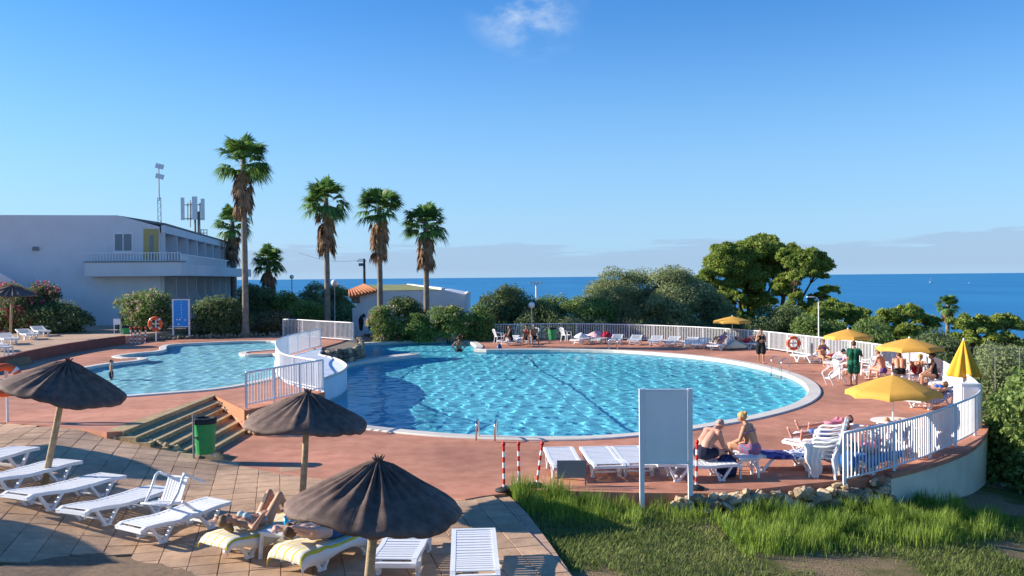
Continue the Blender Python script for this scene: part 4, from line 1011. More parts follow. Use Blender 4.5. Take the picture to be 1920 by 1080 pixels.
# ------------------------------------------------------------------ masts and lamps
def mast_floodlight():
    Y = 90; b = pd(299, 412, Y); b.z = 7.5; t = thing('floodlight_mast', 'tall lattice mast with two floodlights rising behind the hotel roof', 'mast', b)
    H = pd(299, 330, Y).z - b.z; Ht = pd(299, 312, Y).z - b.z; mb = MB()
    for sx in (-.16, .16): mb.tube([(sx, 0, -2), (sx, 0, H * .7)], .035, 6)
    for i in range(12): mb.tube([(-.16 if i % 2 else .16, 0, H * .7 * i / 12), (.16 if i % 2 else -.16, 0, H * .7 * (i + 1) / 12)], .018, 5)
    mb.tube([(0, 0, H * .65), (0, 0, Ht)], .05, 6); mb.build('lattice', mGREY, t)
    for z in (Ht, H - .05): MB().box((.12, -.1, z), (.72, .3, .48), 0, Matrix.Rotation(.25, 3, 'Y')).build('floodlight', mFENCE, t)
mast_floodlight()
def antenna():
    Y = 96; b = pd(366, 430, Y); b.z = 8.2; t = thing('antenna_mast', 'phone antenna mast with three white panels on the hotel roof', 'antenna', b); z0 = pd(366, 432, Y).z - b.z; z1 = pd(366, 370, Y).z - b.z
    s = Y / F
    mb = MB(); mb.tube([(0, 0, -1), (0, 0, z1 - .4)], .11, 8); mb.tube([(.3, .1, -1), (.3, .1, z0 + 2)], .09, 8); mb.tube([(.5, -.1, -1), (.5, -.1, z0 + 2)], .09, 8); mb.build('pole', mGREY, t)
    for (xp, ya, yb, w_) in ((344.5, 371, 413, 6), (367, 369, 412, 9), (382, 373, 413, 6)):
        q0, q1 = pd(xp, yb, Y) - b, pd(xp, ya, Y) - b
        MB().box(((q0 + q1) / 2 + V((0, -.3, 0))), (w_ * s, .22, (q1 - q0).z)).build('antenna_panel', mFENCE, t)
    mb = MB()
    for yy in (384, 410):
        q0, q1 = pd(346, yy, Y) - b, pd(383, yy, Y) - b; mb.tube([q0, q1], .05, 6); mb.tube([q0 + V((.5, .3, .5)), q0 + V((.5, .3, -.9))], .05, 6)
    for xx in (352, 358, 375, 379): mb.tube([pd(xx, 380, Y) - b, pd(xx, 413, Y) - b], .06, 6)
    mb.build('bracket', mGREY, t)
    mb = MB()
    for xx in (372, 377, 382, 388): mb.tube([pd(xx, 443, Y) - b, pd(xx, 431, Y) - b], .04, 5)
    mb.tube([pd(371, 431, Y) - b, pd(389, 431, Y) - b], .04, 5); mb.tube([pd(371, 437, Y) - b, pd(389, 437, Y) - b], .04, 5); mb.build('roof_guard', mGREY, t)
antenna()
def globe_lamp(label, x, ytop, Y, zb, gr=.24):
    b = at(x, Y, zb); t = thing('globe_lamp', label, 'lamp post', b, 0, 'globe lamp posts'); h = pd(x, ytop, Y).z - zb
    MB().lathe([(.09, 0), (.09, .3), (.045, .34), (.04, h - gr * 2), (.09, h - gr * 2), (.09, h - gr * 2 + .06), (0, h - gr * 2 + .06)], 10).build('post', mFENCE, t, smooth=True)
    MB().lathe([(gr * math.sin(a), h - gr - gr * math.cos(a)) for a in np.linspace(.35, math.pi, 12)], 18).build('globe', mLIGHT, t, smooth=True)
globe_lamp('white globe lamp on a slim post behind the far railing near the loungers', 997, 566, 61.5, -.3, .22)
globe_lamp('white globe lamp on a post behind the bridge railing beside the second palm', 628, 524, 70, -.3, .26)
globe_lamp('small globe lamp by the low palm left of the railing', 548, 515, 84, -.1, .2)
def pole_lamp(label, x, ytop, ybot, Y, zb):
    b = at(x, Y, zb); t = thing('lamp_post', label, 'lamp post', b); h = pd(x, ytop, Y).z - zb
    MB().tube([(0, 0, 0), (0, 0, h)], [.045, .03], 8).build('post', mFENCE, t); MB().tube([(0, 0, h), (-.1, 0, h + .12), (-.35, 0, h + .16)], .02, 6).build('arm', mFENCE, t); MB().box((-.42, 0, h + .15), (.35, .14, .06)).build('lamp_head', mFENCE, t)
pole_lamp('slim white lamp post rising behind the railing right of the big pines', 1535, 562, 640, 46, -1)
def sports_light():
    Y = 150; b = at(1006, Y, -8); t = thing('floodlight_pole', 'pole with a crossbar of small floodlights in front of the sea', 'mast', b); h = pd(1006, 531, Y).z - b.z
    MB().tube([(0, 0, 0), (0, 0, h)], [.22, .14], 8).build('post', mFENCE, t); MB().box((0, 0, h - .05), (1.9, .1, .1)).build('crossbar', mFENCE, t)
    for x in (-.9, -.3, .3, .9): MB().box((x, -.1, h + .1), (.34, .3, .26)).build('floodlight', mFENCE, t)
sports_light()
def utility():
    Y = 95; b = at(684, Y, -1); t = thing('utility_pole', 'dark wooden utility pole with a bracket above the small tiled roof', 'pole', b); h = pd(684, 485, Y).z + 1
    MB().tube([(0, 0, -.5), (0, 0, h)], [.18, .12], 8).build('pole', M('tarred_wood', (.09, .06, .05), .9), t)
    mb = MB(); mb.box((-.25, -.1, h - .25), (1.0, .08, .08)); mb.box((-.3, -.1, h - .62), (.5, .3, .3)); mb.box((-.3, -.1, h - .05), (.6, .06, .06)); mb.build('bracket', mGREY, t)
    # wire to the left
    a = pd(684, 487, Y); c = pd(560, 474, Y + 4); tag(MB().tube([a.lerp(c, k / 8) + V((0, 0, -.5 * math.sin(math.pi * k / 8))) for k in range(9)], .012, 4).build('power_cable', mDARK, origin=a), 'thin cable running left from the wooden utility pole', 'cable')
utility()
# boats far out on the sea
for lab, x, y, s in (('small white motor boat out at sea above the far shrubs', 1054, 552.5, 1.0), ('tiny sailing boat on the sea left of the small palm', 1746, 530, .5), ('faint white boat far out at sea on the right', 1818, 531, .35)):
    d = ray(x, y); tt = (-29.9 - CAMZ) / d.z; p = V((0, 0, CAMZ)) + d * tt; k = p.y / F * s; t = thing('boat', lab, 'boat', p, 0, 'boats on the sea')
    hull = [(-7, -1.6), (5, -1.9), (8, 0), (5, 1.9), (-7, 1.6)]
    mb = MB(); mb.v += [(a * k * .9, b * k, 0) for a, b in hull] + [(a * k * 1.05, b * k * 1.1, 2.2 * k) for a, b in hull]; n_ = 5; mb.f += [tuple(range(5, 10))] + [(i, (i + 1) % 5, 5 + (i + 1) % 5, 5 + i) for i in range(5)]; mb.build('hull', mFENCE, t)
    MB().box((-.5 * k, 0, 3.2 * k), (5 * k, 2.4 * k, 2 * k)).build('cabin', mFENCE, t)
    if 'sail' in lab: MB().add([(0, 0, 4 * k), (0, 0, 22 * k), (-7 * k, 0, 4.5 * k), (0, .2 * k, 4 * k), (0, .2 * k, 22 * k), (-7 * k, .2 * k, 4.5 * k)], [(0, 1, 2), (5, 4, 3), (0, 1, 4, 3), (1, 2, 5, 4), (2, 0, 3, 5)]).build('sail', mFENCE, t)

# ------------------------------------------------------------------ railings
def fence(name, label, path, h, parent_loc, step=.125, post_step=1.9, z=None, maxparts=300, top_r=.03, cat='railing'):
    t = thing(name, label, cat, parent_loc); o0 = V(parent_loc); P = [V(p) for p in path]
    rails = MB()
    R_ = resample(P, .45)
    rails.tube([p + V((0, 0, h - .03)) - o0 for p in R_], top_r, 7); rails.build('top_rail', mFENCE, t, smooth=True)
    lr = MB(); lr.tube([p + V((0, 0, .11)) - o0 for p in R_], .02, 6); lr.build('bottom_rail', mFENCE, t, smooth=True)
    me_post = bpy.data.meshes.new('post'); b = MB().box((0, 0, h / 2 - .02), (.055, .055, h - .01)); me_post.from_pydata(b.v, [], b.f); me_post.materials.append(mFENCE)
    me_pk = bpy.data.meshes.new('picket'); b = MB().box((0, 0, .11 + (h - .14) / 2), (.026, .026, h - .14)); me_pk.from_pydata(b.v, [], b.f); me_pk.materials.append(mFENCE)
    for p in resample(P, post_step): inst('post', me_post, t, p - o0)
    K = resample(P, step); order = sorted(range(len(K)), key=lambda i: K[i].length); near = set(order[:maxparts]); rest = MB()
    for i, p in enumerate(K):
        if i in near: inst('picket', me_pk, t, p - o0, (0, 0, .4))
        else: rest.box(p - o0 + V((0, 0, .11 + (h - .14) / 2)), (.026, .026, h - .14), .4)
    if rest.v: tag(rest.build('far_pickets', mFENCE, t), kind='stuff')
    return t
fence('safety_railing', 'long curved white railing around the edge of the big pool terrace', fence_path, FH, (fence_path[100].x, fence_path[100].y, 0))
f1a, f1b = gp(462, 766, ZL), gp(606, 733.5, ZL)
SWi = [p + V((-.06, .02, 0)) for p in SW_L]
fence('bridge_railing', 'white railing along the front of the red platform above the steps', [f1a, f1b], 1.02, f1a, step=.135, post_step=1.5)
fence('bridge_railing', 'white railing curving along the wall between the two pools', SWi[1:], 1.0, SWi[12], step=.125)
f3 = px([(531, 631), (563, 632.5), (600, 636), (663, 641)], ZL)
fence('bridge_railing', 'straight white railing on the far side of the bridge above the rock planter', f3, 1.1, f3[1], step=.13)

# ------------------------------------------------------------------ loungers
def lounger_profile(x):           # height of the lying surface along the length 0 (foot) .. 1.9 (head)
    return .335 - .028 * math.exp(-((x - .75) / .28) ** 2) + .035 * smooth01((x - 1.15) / .5) - .05 * smooth01((.10 - x) / .1)
def make_lounger(label, rec=.0, near=True, mat=mWHITEP, name='sun_lounger', nsl=17, arm=False):
    t = thing(name, label, 'sun lounger', (0, 0, 0), 0, 'white plastic sun loungers')
    def zf(x):
        z = lounger_profile(x)
        if rec and x > 1.12: z = lounger_profile(1.12) + (x - 1.12) * math.tan(rec)
        return z
    W = .335
    for s in (-1, 1):
        mb = MB(); n = 20; xs_ = [1.9 * i / n for i in range(n + 1)]
        for x0, x1 in zip(xs_, xs_[1:]): mb.beam((x0, s * (W - .035), zf(x0) - .018), (x1 + .004, s * (W - .035), zf(x1) - .018), .07, .06)
        mb.build('side_rail', mat, t)
    for x in (.03, 1.87):
        MB().box((x, 0, zf(x) - .015), (.07, 2 * W - .005, .058)).build('end_rail', mat, t)
    xs_ = [.085 + (1.9 - .17) * (i + .5) / nsl for i in range(nsl)]; pitch = (1.9 - .17) / nsl
    if near:
        me = bpy.data.meshes.new('slat'); b = MB().box((0, 0, 0), (pitch * .74, 2 * W - .13, .016)); me.from_pydata(b.v, [], b.f); me.materials.append(mat)
        for x in xs_:
            sl_ = math.atan2(zf(x + .03) - zf(x - .03), .06); inst('slat', me, t, (x, 0, zf(x)), (0, -sl_, 0))
    else:
        b = MB()
        for x in xs_: b.box((x, 0, zf(x)), (pitch * .74, 2 * W - .13, .016))
        tag(b.build('slats', mat, t), kind='stuff')
    for s in (-1, 1):
        for (xa, xb, xc) in ((.22, .46, .66), (1.18, 1.46, 1.66)):
            mb = MB(); y = s * (W - .045)
            mb.beam((xa, y, zf(xa) - .03), (xb - .03, y * .98, .02), .05, .045); mb.beam((xc, y, zf(xc) - .03), (xb + .03, y * .98, .02), .05, .045); mb.box((xb, y * .98, .016), (.15, .055, .032))
            mb.build('leg', mat, t)
    for x in (.46, 1.46): MB().box((x, 0, .10), (.04, 2 * W - .09, .03)).build('stretcher', mat, t)
    return t
def frame_M(A, B, up=(0, 0, 1), L=1.9, clamp=(.92, 1.08)):
    d = B - A; k = min(clamp[1], max(clamp[0], d.length / L)); x = d.normalized(); y = V(up).cross(x).normalized(); z = x.cross(y)
    mid = (A + B) / 2; O = mid - x * L * k / 2
    R = Matrix((x, y, z)).transposed().to_4x4(); return Matrix.Translation(O) @ R @ Matrix.Diagonal((k, 1, 1, 1))
PROT = {}
def put_lounger(label, foot, head, base, key='flat', group=None, **kw):
    # foot/head: pixels of the two end middles of the lying surface; base: ground function
    def solve(q):
        p = gp(q[0], q[1], base(V((0, 0, 0))) + .33)
        for _ in range(12): p = gp(q[0], q[1], base(p) + .33)
        return V((p.x, p.y, base(p)))
    A, B = solve(foot), solve(head); Mx = frame_M(A, B)
    if key not in PROT:
        PROT[key] = make_lounger(label, **kw); t = PROT[key]; t.matrix_world = Mx
    else: t = dup(PROT[key], label, M4=Mx)
    if group: t['group'] = group
    return t, Mx
pz = lambda p: patio_z(p.x, p.y)
z0 = lambda p: 0.; zU = lambda p: ZU
GL = 'loungers set out on the paved patio'
put_lounger('white plastic lounger at the far left, only its head end in view', (-115, 874), (48, 842), pz, group=GL)
put_lounger('white lounger with the pole of the left brown parasol across it', (-48, 899), (129, 867), pz, group=GL)
put_lounger('white lounger at the left edge, third from the back of the patio row', (24, 927), (211, 894), pz, group=GL)
put_lounger('white lounger directly behind the one carrying the tilted plastic chair', (128, 956), (308, 917), pz, group=GL)
L5, M5 = put_lounger('white lounger with an upturned plastic chair lying on it', (240, 987), (411, 941), pz, group=GL)
L6, M6 = put_lounger('white lounger under the sunbathing woman, covered by a yellow striped towel', (405, 1011), (572, 966), pz, group=GL)
L7, M7 = put_lounger('white lounger under the dark haired man, covered by a yellow striped towel', (546, 1032), (690, 985), pz, group=GL)
put_lounger('white lounger just right of the near brown parasol pole', (733, 1056), (780, 975), pz, group=GL)
put_lounger('white lounger at the bottom middle, seen straight from its foot end', (891, 1076), (888, 997), pz, group=GL)
GT = 'loungers on the red terrace by the white board'
put_lounger('single white lounger behind the small grey sign', (1068, 874), (1046, 842), z0, group=GT)
put_lounger('left one of two white loungers side by side next to the white board', (1144, 872), (1114, 841), z0, group=GT)
put_lounger('right one of two white loungers side by side, partly behind the white board', (1205, 870), (1172, 840), z0, group=GT)
LM, MM = put_lounger('white lounger with the bald man sitting on it', (1348, 866), (1262, 868), z0, group=GT)
LW, MW = put_lounger('white lounger with the blonde woman sitting on it and a patterned towel at its end', (1548, 848), (1376, 853), z0, group=GT)
GF = 'row of white loungers along the far railing'
for i, (fx, fy, hx, hy, lab) in enumerate([(1146, 640, 1164, 629.5, 'first empty white lounger in the far row, next to the covered pair'), (1178, 641.5, 1202, 630.5, 'second empty white lounger in the far row'), (1217, 643, 1240, 632, 'third empty white lounger in the far row'),
        (1246, 644.5, 1274, 633, 'fourth empty white lounger in the far row'), (1280, 646, 1308, 635, 'fifth empty white lounger in the far row'), (1296, 648, 1332, 636.5, 'sixth empty white lounger in the far row, nearest the reclining woman'),
        (1070, 637.5, 1112, 632, 'far lounger beside the plastic armchair with clothes heaped on it'), (1106, 638, 1140, 630, 'far lounger with a reddish towel and clothes on it'), (938, 639, 968, 634, 'far lounger with a sunbather by the railing corner'), (975, 639, 1003, 632, 'far lounger with a white towel beside the seated couple')]):
    put_lounger(lab, (fx, fy), (hx, hy), z0, 'far', GF, near=False, rec=rad(14))
LR, MR = put_lounger('far lounger under the reclining woman below the yellow umbrella', (1322, 649), (1378, 641), z0, 'far2', GF, near=False, rec=rad(35))
GR = 'loungers crowded along the right railing'
LS, MS = put_lounger('lounger with the woman in the purple bikini sitting on it', (1497, 664), (1535, 668), z0, 'far', GR)
put_lounger('empty lounger in front of the red towel on the right', (1545, 683), (1590, 668), z0, 'far', GR)
LA, MA = put_lounger('lounger with the two bare backed sunbathers sitting on it', (1622, 700), (1660, 682), z0, 'far', GR)
LB_, MBm = put_lounger('lounger under the person in the yellow cap', (1690, 712), (1745, 692), z0, 'far2', GR)
put_lounger('lounger with a striped towel next to the closed umbrella', (1752, 722), (1790, 706), z0, 'far', GR)
LC, MC = put_lounger('lounger under the woman in the blue bikini, with a navy striped towel', (1690, 751), (1800, 737), z0, 'near2', GR, near=True, rec=rad(20))
LD, MD = put_lounger('lounger under the two sunbathers whose bare feet stick out, near the stacked chairs', (1488, 828), (1585, 816), z0, 'near3', GR, near=True, rec=rad(8))
LE, ME = put_lounger('white lounger behind the near railing with pink towels', (1640, 836), (1722, 806), z0, 'near3', GR)
LF, MF = put_lounger('white lounger with a blue cloth just behind the end of the near railing', (1592, 862), (1672, 842), z0, 'near3', GR)
MF0 = MF
GU = 'loungers on the upper patio by the hotel'
for i, (fx, fy, hx, hy, lab) in enumerate([(115, 626, 42, 613, 'backmost white lounger on the upper patio below the oleanders'), (92, 630, 15, 620, 'second white lounger from the back on the upper patio'), (52, 641, -20, 626, 'white lounger on the upper patio in front of the small parasol pole'), (22, 650, -40, 640, 'nearest white lounger on the upper patio at the left edge')]):
    put_lounger(lab, (fx, fy), (hx, hy), zU, 'far', GU)

# towels that follow a lounger
def towel(name, label, Mx, x0, x1, mat, hang=.12, wob=.012, seed=0, prof=lounger_profile, w=.345, head=0.):
    r_ = random.Random(seed); mb = MB(); nx_, ny_ = 26, 14
    ph = [r_.uniform(0, 6) for _ in range(4)]
    def zf(x): return (prof(1.12) + (x - 1.12) * math.tan(head)) if head and x > 1.12 else prof(x)
    for i in range(nx_ + 1):
        x = x0 + (x1 - x0) * i / nx_
        for j in range(ny_ + 1):
            v_ = -1 + 2 * j / ny_; sgn = 1 if v_ > 0 else -1; a = abs(v_)
            wb = wob * (math.sin(9 * x + ph[0] + 3 * v_) + math.sin(17 * x + ph[1]))
            if a < .8: y = sgn * a / .8 * (w + .012); z = zf(max(0, x)) + .018 + abs(wb) * .7
            else: k = (a - .8) / .2; y = sgn * (w + .014 + .02 * k + wb * .5); z = zf(max(0, x)) + .018 - k * hang * (1 + .35 * math.sin(5 * x + ph[2]))
            if x < 0: z -= -x * 1.2; 
            mb.v.append((max(x, -.03 + .1 * x), y, z))
    n = ny_ + 1
    for i in range(nx_):
        for j in range(ny_): a = i * n + j; mb.f.append((a, a + 1, a + n + 1, a + n))
    o = mb.build(name, mat, smooth=True, fixn=False); md = o.modifiers.new('t', 'SOLIDIFY'); md.thickness = .008
    o.matrix_world = Mx; return tag(o, label, 'towel')
towel('beach_towel', 'yellow and white striped towel under the sunbathing woman', M6, -.05, 1.85, mTOWELY, .14, seed=1)
towel('beach_towel', 'yellow and white striped towel under the dark haired man', M7, -.08, 1.88, mTOWELY, .15, seed=2)
towel('beach_towel', 'blue and white patterned towel hanging off the blonde woman\'s lounger', MW, -.16, .75, mTOWELB, .12, seed=3)
towel('beach_towel', 'dark blue patterned cloth under the blonde woman', MW, .8, 1.35, M_print('navy_cloth', (.03, .04, .14), (.12, .10, .3), 9), .05, seed=4)
towel('beach_towel', 'navy and white striped towel under the woman in the blue bikini', MC, .1, 1.5, mTOWELN, .13, seed=5, head=rad(20))
towel('beach_towel', 'bright red towel on the lounger beside the woman in purple', frame_M(V((MS.translation.x + .9, MS.translation.y - 1.0, 0)), V((MS.translation.x + 2.6, MS.translation.y - .2, 0))), .2, 1.7, mTOWELR, .1, seed=6)
towel('beach_towel', 'bright blue towel on the lounger behind the railing end', MF, .05, 1.6, M('blue_towel', (.03, .17, .50), .95, .1, 20), .12, seed=8, head=rad(8))
towel('beach_towel', 'pink striped towel hung over the lounger behind the near railing', ME, .5, 1.5, mTOWELP, .22, seed=7, head=rad(8))
tl = dup(PROT['far'], 'white lounger beneath the bright red towel', GR, M4=frame_M(V((MS.translation.x + .9, MS.translation.y - 1.0, 0)), V((MS.translation.x + 2.6, MS.translation.y - .2, 0))))

# ------------------------------------------------------------------ plastic chairs and tables
def make_chair(label, mat=mWHITEP, near=True):
    t = thing('plastic_chair', label, 'chair', (0, 0, 0), 0, 'white plastic chairs')
    mb = MB(); n = 8
    for i in range(n):                                            # slatted seat
        x = -.2 + .4 * (i + .5) / n; mb.box((x, .0, .42 - .02 * math.cos(x * 6)), (.038, .42, .014))
    mb.box((0, .215, .415), (.46, .03, .035)); mb.box((0, -.215, .415), (.44, .03, .035)); mb.build('seat', mat, t)
    mb = MB()                                                     # fan back
    for i in range(7):
        a = (i - 3) / 3; mb.beam((a * .13, -.21, .44), (a * .22, -.36, .86 - .05 * a * a), .03, .014, (0, 1, 0))
    arc = [V((.25 * math.sin(q), -.36 - .01 * math.cos(q), .80 + .09 * math.cos(q))) for q in np.linspace(-1.7, 1.7, 11)]; mb.tube([(-.21, -.22, .44)] + arc + [(.21, -.22, .44)], .02, 6); mb.build('backrest', mat, t)
    for s in (-1, 1):
        mb = MB(); mb.tube([(s * .25, -.34, .72), (s * .27, -.1, .66), (s * .27, .16, .65), (s * .26, .23, .6)], .023, 6); mb.build('armrest', mat, t, smooth=True)
        for y, y2 in ((.22, .25), (-.2, -.26)): MB().beam((s * .23, y, .62 if y > 0 else .43), (s * .26, y2, 0), .045, .03).build('leg', mat, t)
    return t
ch = make_chair('upturned translucent white plastic chair lying on a lounger')
ch.matrix_world = M5 @ Matrix.Translation((.98, .06, .74)) @ Matrix.Rotation(rad(-75), 4, 'Z') @ Matrix.Rotation(rad(62), 4, 'X') @ Matrix.Translation((0, .0, -.42))
def chair_at(label, x, y, rz, z=0., group=None):
    p = gp(x, y, z); return dup(ch, label, group, M4=Matrix.Translation(p) @ Matrix.Rotation(rz, 4, 'Z'))
chair_at('white plastic armchair by the far railing beside the clothes covered lounger', 1062, 640, rad(-60))
chair_at('white plastic armchair with a sunbather at the far railing corner', 936, 643, rad(-70))
chair_at('white plastic chair with the seated couple at the far railing', 1000, 641, rad(150))
chair_at('folded white plastic chair leaning in front of the person in green', 1570, 722, rad(100)).rotation_euler.rotate_axis('X', rad(-28))
chair_at('white plastic chair standing behind the person in green', 1588, 712, rad(60))
chair_at('white plastic chair beside the bare backed sunbathers', 1632, 704, rad(20))
# stack of chairs by the near railing
sp0 = gp(1545, 893, 0)
for k in range(5):
    lab = ['lowest chair of the white stack by the near railing', 'second chair from below in the white stack', 'middle chair of the white stack', 'second chair from the top of the white stack', 'topmost chair of the white stack by the near railing'][k]
    dup(ch, lab, 'stack of white plastic chairs', M4=Matrix.Translation(sp0 + V((.03 * k, .02 * k, .085 * k))) @ Matrix.Rotation(rad(62), 4, 'Z'))
def make_table(label, w=.42, d=.42, h=.42, mat=mWHITEP2, group=None):
    t = thing('side_table', label, 'table', (0, 0, 0), 0, group)
    mb = MB(); mb.box((0, 0, h - .015), (w, d, .03)); mb.box((0, 0, h - .05), (w - .06, d - .06, .045)); mb.build('table_top', mat, t)
    for sx in (-1, 1):
        for sy in (-1, 1): MB().beam((sx * (w / 2 - .04), sy * (d / 2 - .04), h - .03), (sx * (w / 2 - .015), sy * (d / 2 - .015), 0), .05, .04).build('leg', mat, t)
    return t
tb = make_table('small white plastic table between the blonde woman and the bald man', group='small white tables'); q = gp(1399, 893, 0); tb.matrix_world = Matrix.Translation(q) @ Matrix.Rotation(.1, 4, 'Z')
pt = gpp(522, 992, .42); t2 = dup(tb, 'small white table with a blue cup between the two sunbathers in front', None, M4=Matrix.Translation(V((pt.x, pt.y, patio_z(pt.x, pt.y)))) @ Matrix.Rotation(-.35, 4, 'Z') @ Matrix.Diagonal((1.0, 1.0, 1, 1)))
t3 = dup(tb, 'small white table at the left edge of the upper patio', None, M4=Matrix.Translation(gp(12, 668, ZU)))
mCUP = M('blue_cup', (.02, .38, .62), .3, .05, 3, spec=.5)
cup = thing('drinking_cup', 'tall turquoise cup on the small table between the sunbathers', 'cup', (pt.x + .13, pt.y - .03, patio_z(pt.x, pt.y) + .42))
MB().lathe([(0, .0), (.032, .0), (.045, .19), (.041, .19), (.03, .012), (0, .012)], 16).build('cup_wall', mCUP, cup, smooth=True); MB().lathe([(.044, .185), (.049, .19), (.044, .197)], 16).build('rim', mCUP, cup, smooth=True)
# round table under the near yellow umbrella
# ------------------------------------------------------------------ brown parasols
def brown_parasol(label, tip, base, R=1.07, drop=.56, seed=0, name='parasol'):
    r_ = random.Random(seed); t = thing(name, label, 'parasol', base, 0, 'brown cloth parasols'); ax = (tip - base); L = ax.length; Rm = V((0, 0, 1)).rotation_difference(ax.normalized()).to_matrix().to_4x4()
    t.matrix_world = Matrix.Translation(base) @ Rm
    MB().tube([(0, 0, -.1), (0.01, 0, L * .5), (0, 0, L - .04)], [.062, .058, .05], 10).build('pole', mWOOD, t, smooth=True)
    n = 176; nf = 22; ph = [r_.uniform(0, 6.28) for _ in range(6)]; am = [r_.uniform(.3, 1.) for _ in range(nf)]
    prof = [(.03, 0), (.06, -.015), (.18, -.085), (.34, -.17), (.52, -.265), (.70, -.36), (.86, -.45), (.97, -.525), (1.0, -.56), (.995, -.60)]
    def jit(r, z, an, i):
        k = an / 6.2832 * nf; fold = (1 - abs(2 * (k % 1) - 1)) ** 1.6; a = am[int(k) % nf] * (1.25 - .95 * (r / 1.0))
        sag = .035 * math.sin(3 * an + ph[0]) * r + .02 * math.sin(7 * an + ph[1]) * r
        return r * R, z * drop / .56 + (fold - .5) * .10 * a * min(1, r * 6) + sag + .012 * math.sin(23 * an + 9 * r + ph[2]) * r * (1 - r) * 2
    mb = MB().lathe([(p[0], p[1]) for p in prof], n, (0, 0, L), jit)
    c = mb.build('canopy', mCANOPY, t, smooth=True, fixn=False); md = c.modifiers.new('s', 'SOLIDIFY'); md.thickness = .012
    rb = MB(); rim = [V((R * math.cos(a), R * math.sin(a), L - drop * 1.03 + (.035 * math.sin(3 * a + ph[0]) + .02 * math.sin(7 * a + ph[1])))) for a in np.linspace(0, 6.2832, 49)]; rb.tube(rim, .016, 5, False); rb.build('hoop', mCANOPY, t, smooth=True)
    for k in range(8):
        a = 6.2832 * k / 8 + .2; MB().tube([(0, 0, L - .1), (R * .96 * math.cos(a), R * .96 * math.sin(a), L - drop * .98)], .014, 5).build('rib', mWOOD, t)
    mb = MB()
    for k in range(11):
        a = k * 2.4; mb.tube([(.02 * math.cos(a), .02 * math.sin(a), L - .04), (.035 * math.cos(a), .035 * math.sin(a), L + .02), (.07 * math.cos(a) * r_.uniform(.6, 1.2), .07 * math.sin(a), L + .05 + .04 * r_.random())], [.02, .016, .006], 5)
    mb.tube([(0, 0, L - .07), (0, 0, L + .01)], [.06, .045], 8); mb.build('tip', mCANOPY, t)
    return t
def parasol_px(label, tipx, tipy, Y, basex, seed, **k):
    tip = pd(tipx, tipy, Y)
    b = V((pd(basex, 900, Y).x, Y, 0)); b.z = patio_z(b.x, b.y) if k.get('zb') is None else k.pop('zb')
    k.pop('zb', None); return brown_parasol(label, tip, b, seed=seed, **k)
pb_ = gpp(80, 913); parasol_px('brown cloth parasol on a leaning wooden pole at the left', 128, 678, pb_.y, 82, 1, R=1.10)
parasol_px('brown cloth parasol in the middle in front of the curved wall railing', 577, 737, 16.6, 565, 2, R=1.09)
parasol_px('nearest brown cloth parasol with torn folds, bottom middle', 709, 866, 11.0, 680, 3, R=1.06)
pu = pd(22, 536, 49); brown_parasol('small brown parasol on the upper patio in front of the pink oleander', pu, V((pd(19, 600, 49).x, 49, ZU)), R=1.25, drop=.5, seed=4)
# two more stand just outside the picture at the left: their round shadows fall on the paving
sdir = -sd / sd.z
def parasol_for_shadow(label, sx, sy, seed):
    s = gpp(sx, sy); b = s.copy()
    for _ in range(30): c = s - V((sdir.x, sdir.y, 0)) * (patio_z(b.x, b.y) + 2.0 - s.z); b = V((c.x, c.y, patio_z(c.x, c.y)))
    brown_parasol(label, b + V((0, 0, 2.4)), b, R=.98, seed=seed)
parasol_for_shadow('brown parasol just outside the left edge, whose shadow falls behind the second lounger', 180, 872, 6)
parasol_for_shadow('brown parasol outside the lower left corner, whose round shadow lies on the bare soil', 40, 1026, 7)

# ------------------------------------------------------------------ yellow umbrellas
def yellow_umbrella(label, tip, R, drop=.36, base_z=0., tilt=0., seed=0, table=False):
    t = thing('yellow_umbrella', label, 'umbrella', (tip.x, tip.y, base_z), 0, 'yellow sun umbrellas'); L = tip.z - base_z; r_ = random.Random(seed); rot = r_.uniform(0, .7)
    MB().tube([(0, 0, 0), (0, 0, L - .02)], .021, 8).build('pole', mFENCE, t, smooth=True)
    MB().lathe([(0, 0), (.26, 0), (.26, .05), (.1, .09), (.03, .1), (.03, .3), (0, .3)], 16).build('base', mWHITEP2, t, smooth=True)
    n = 8; sub = 6; T = Matrix.Translation((0, 0, L)) @ Matrix.Rotation(tilt, 4, 'Y')
    for k in range(n):
        a0, a1 = rot + 6.2832 * k / n, rot + 6.2832 * (k + 1) / n; mb = MB(); o = 0
        rings = [(.02, 0), (.3, .085), (.6, .2), (.85, .31), (1.0, .385)]
        for (rr, dz) in rings:
            for j in range(sub + 1):
                q = j / sub; p = V((math.cos(a0), math.sin(a0), 0)).lerp(V((math.cos(a1), math.sin(a1), 0)), q); sag = .10 * math.sin(math.pi * q) * rr * rr
                mb.v.append(tuple(T @ V((p.x * rr * R, p.y * rr * R, -dz * drop / .385 + sag * .35))))
        for j in range(sub + 1):                                # short valance
            q = j / sub; p = V((math.cos(a0), math.sin(a0), 0)).lerp(V((math.cos(a1), math.sin(a1), 0)), q); mb.v.append(tuple(T @ V((p.x * R * 1.005, p.y * R * 1.005, -drop + .10 * math.sin(math.pi * q) * .35 - .11))))
        w_ = sub + 1
        for i in range(len(rings)):
            for j in range(sub): a = i * w_ + j; mb.f.append((a, a + 1, a + w_ + 1, a + w_))
        pan = mb.build('canopy_panel', mYEL, t, smooth=True, fixn=False)
        MB().tube([T @ V((0, 0, -.04)), T @ V((math.cos(a0) * R * .98, math.sin(a0) * R * .98, -drop - .012))], .008, 5).build('rib', mFENCE, pan)
    MB().lathe([(0, .06), (.03, .05), (.035, .0), (.02, -.04)], 10, T @ V((0, 0, 0))).build('finial', mWHITEP, t, smooth=True)
    return t
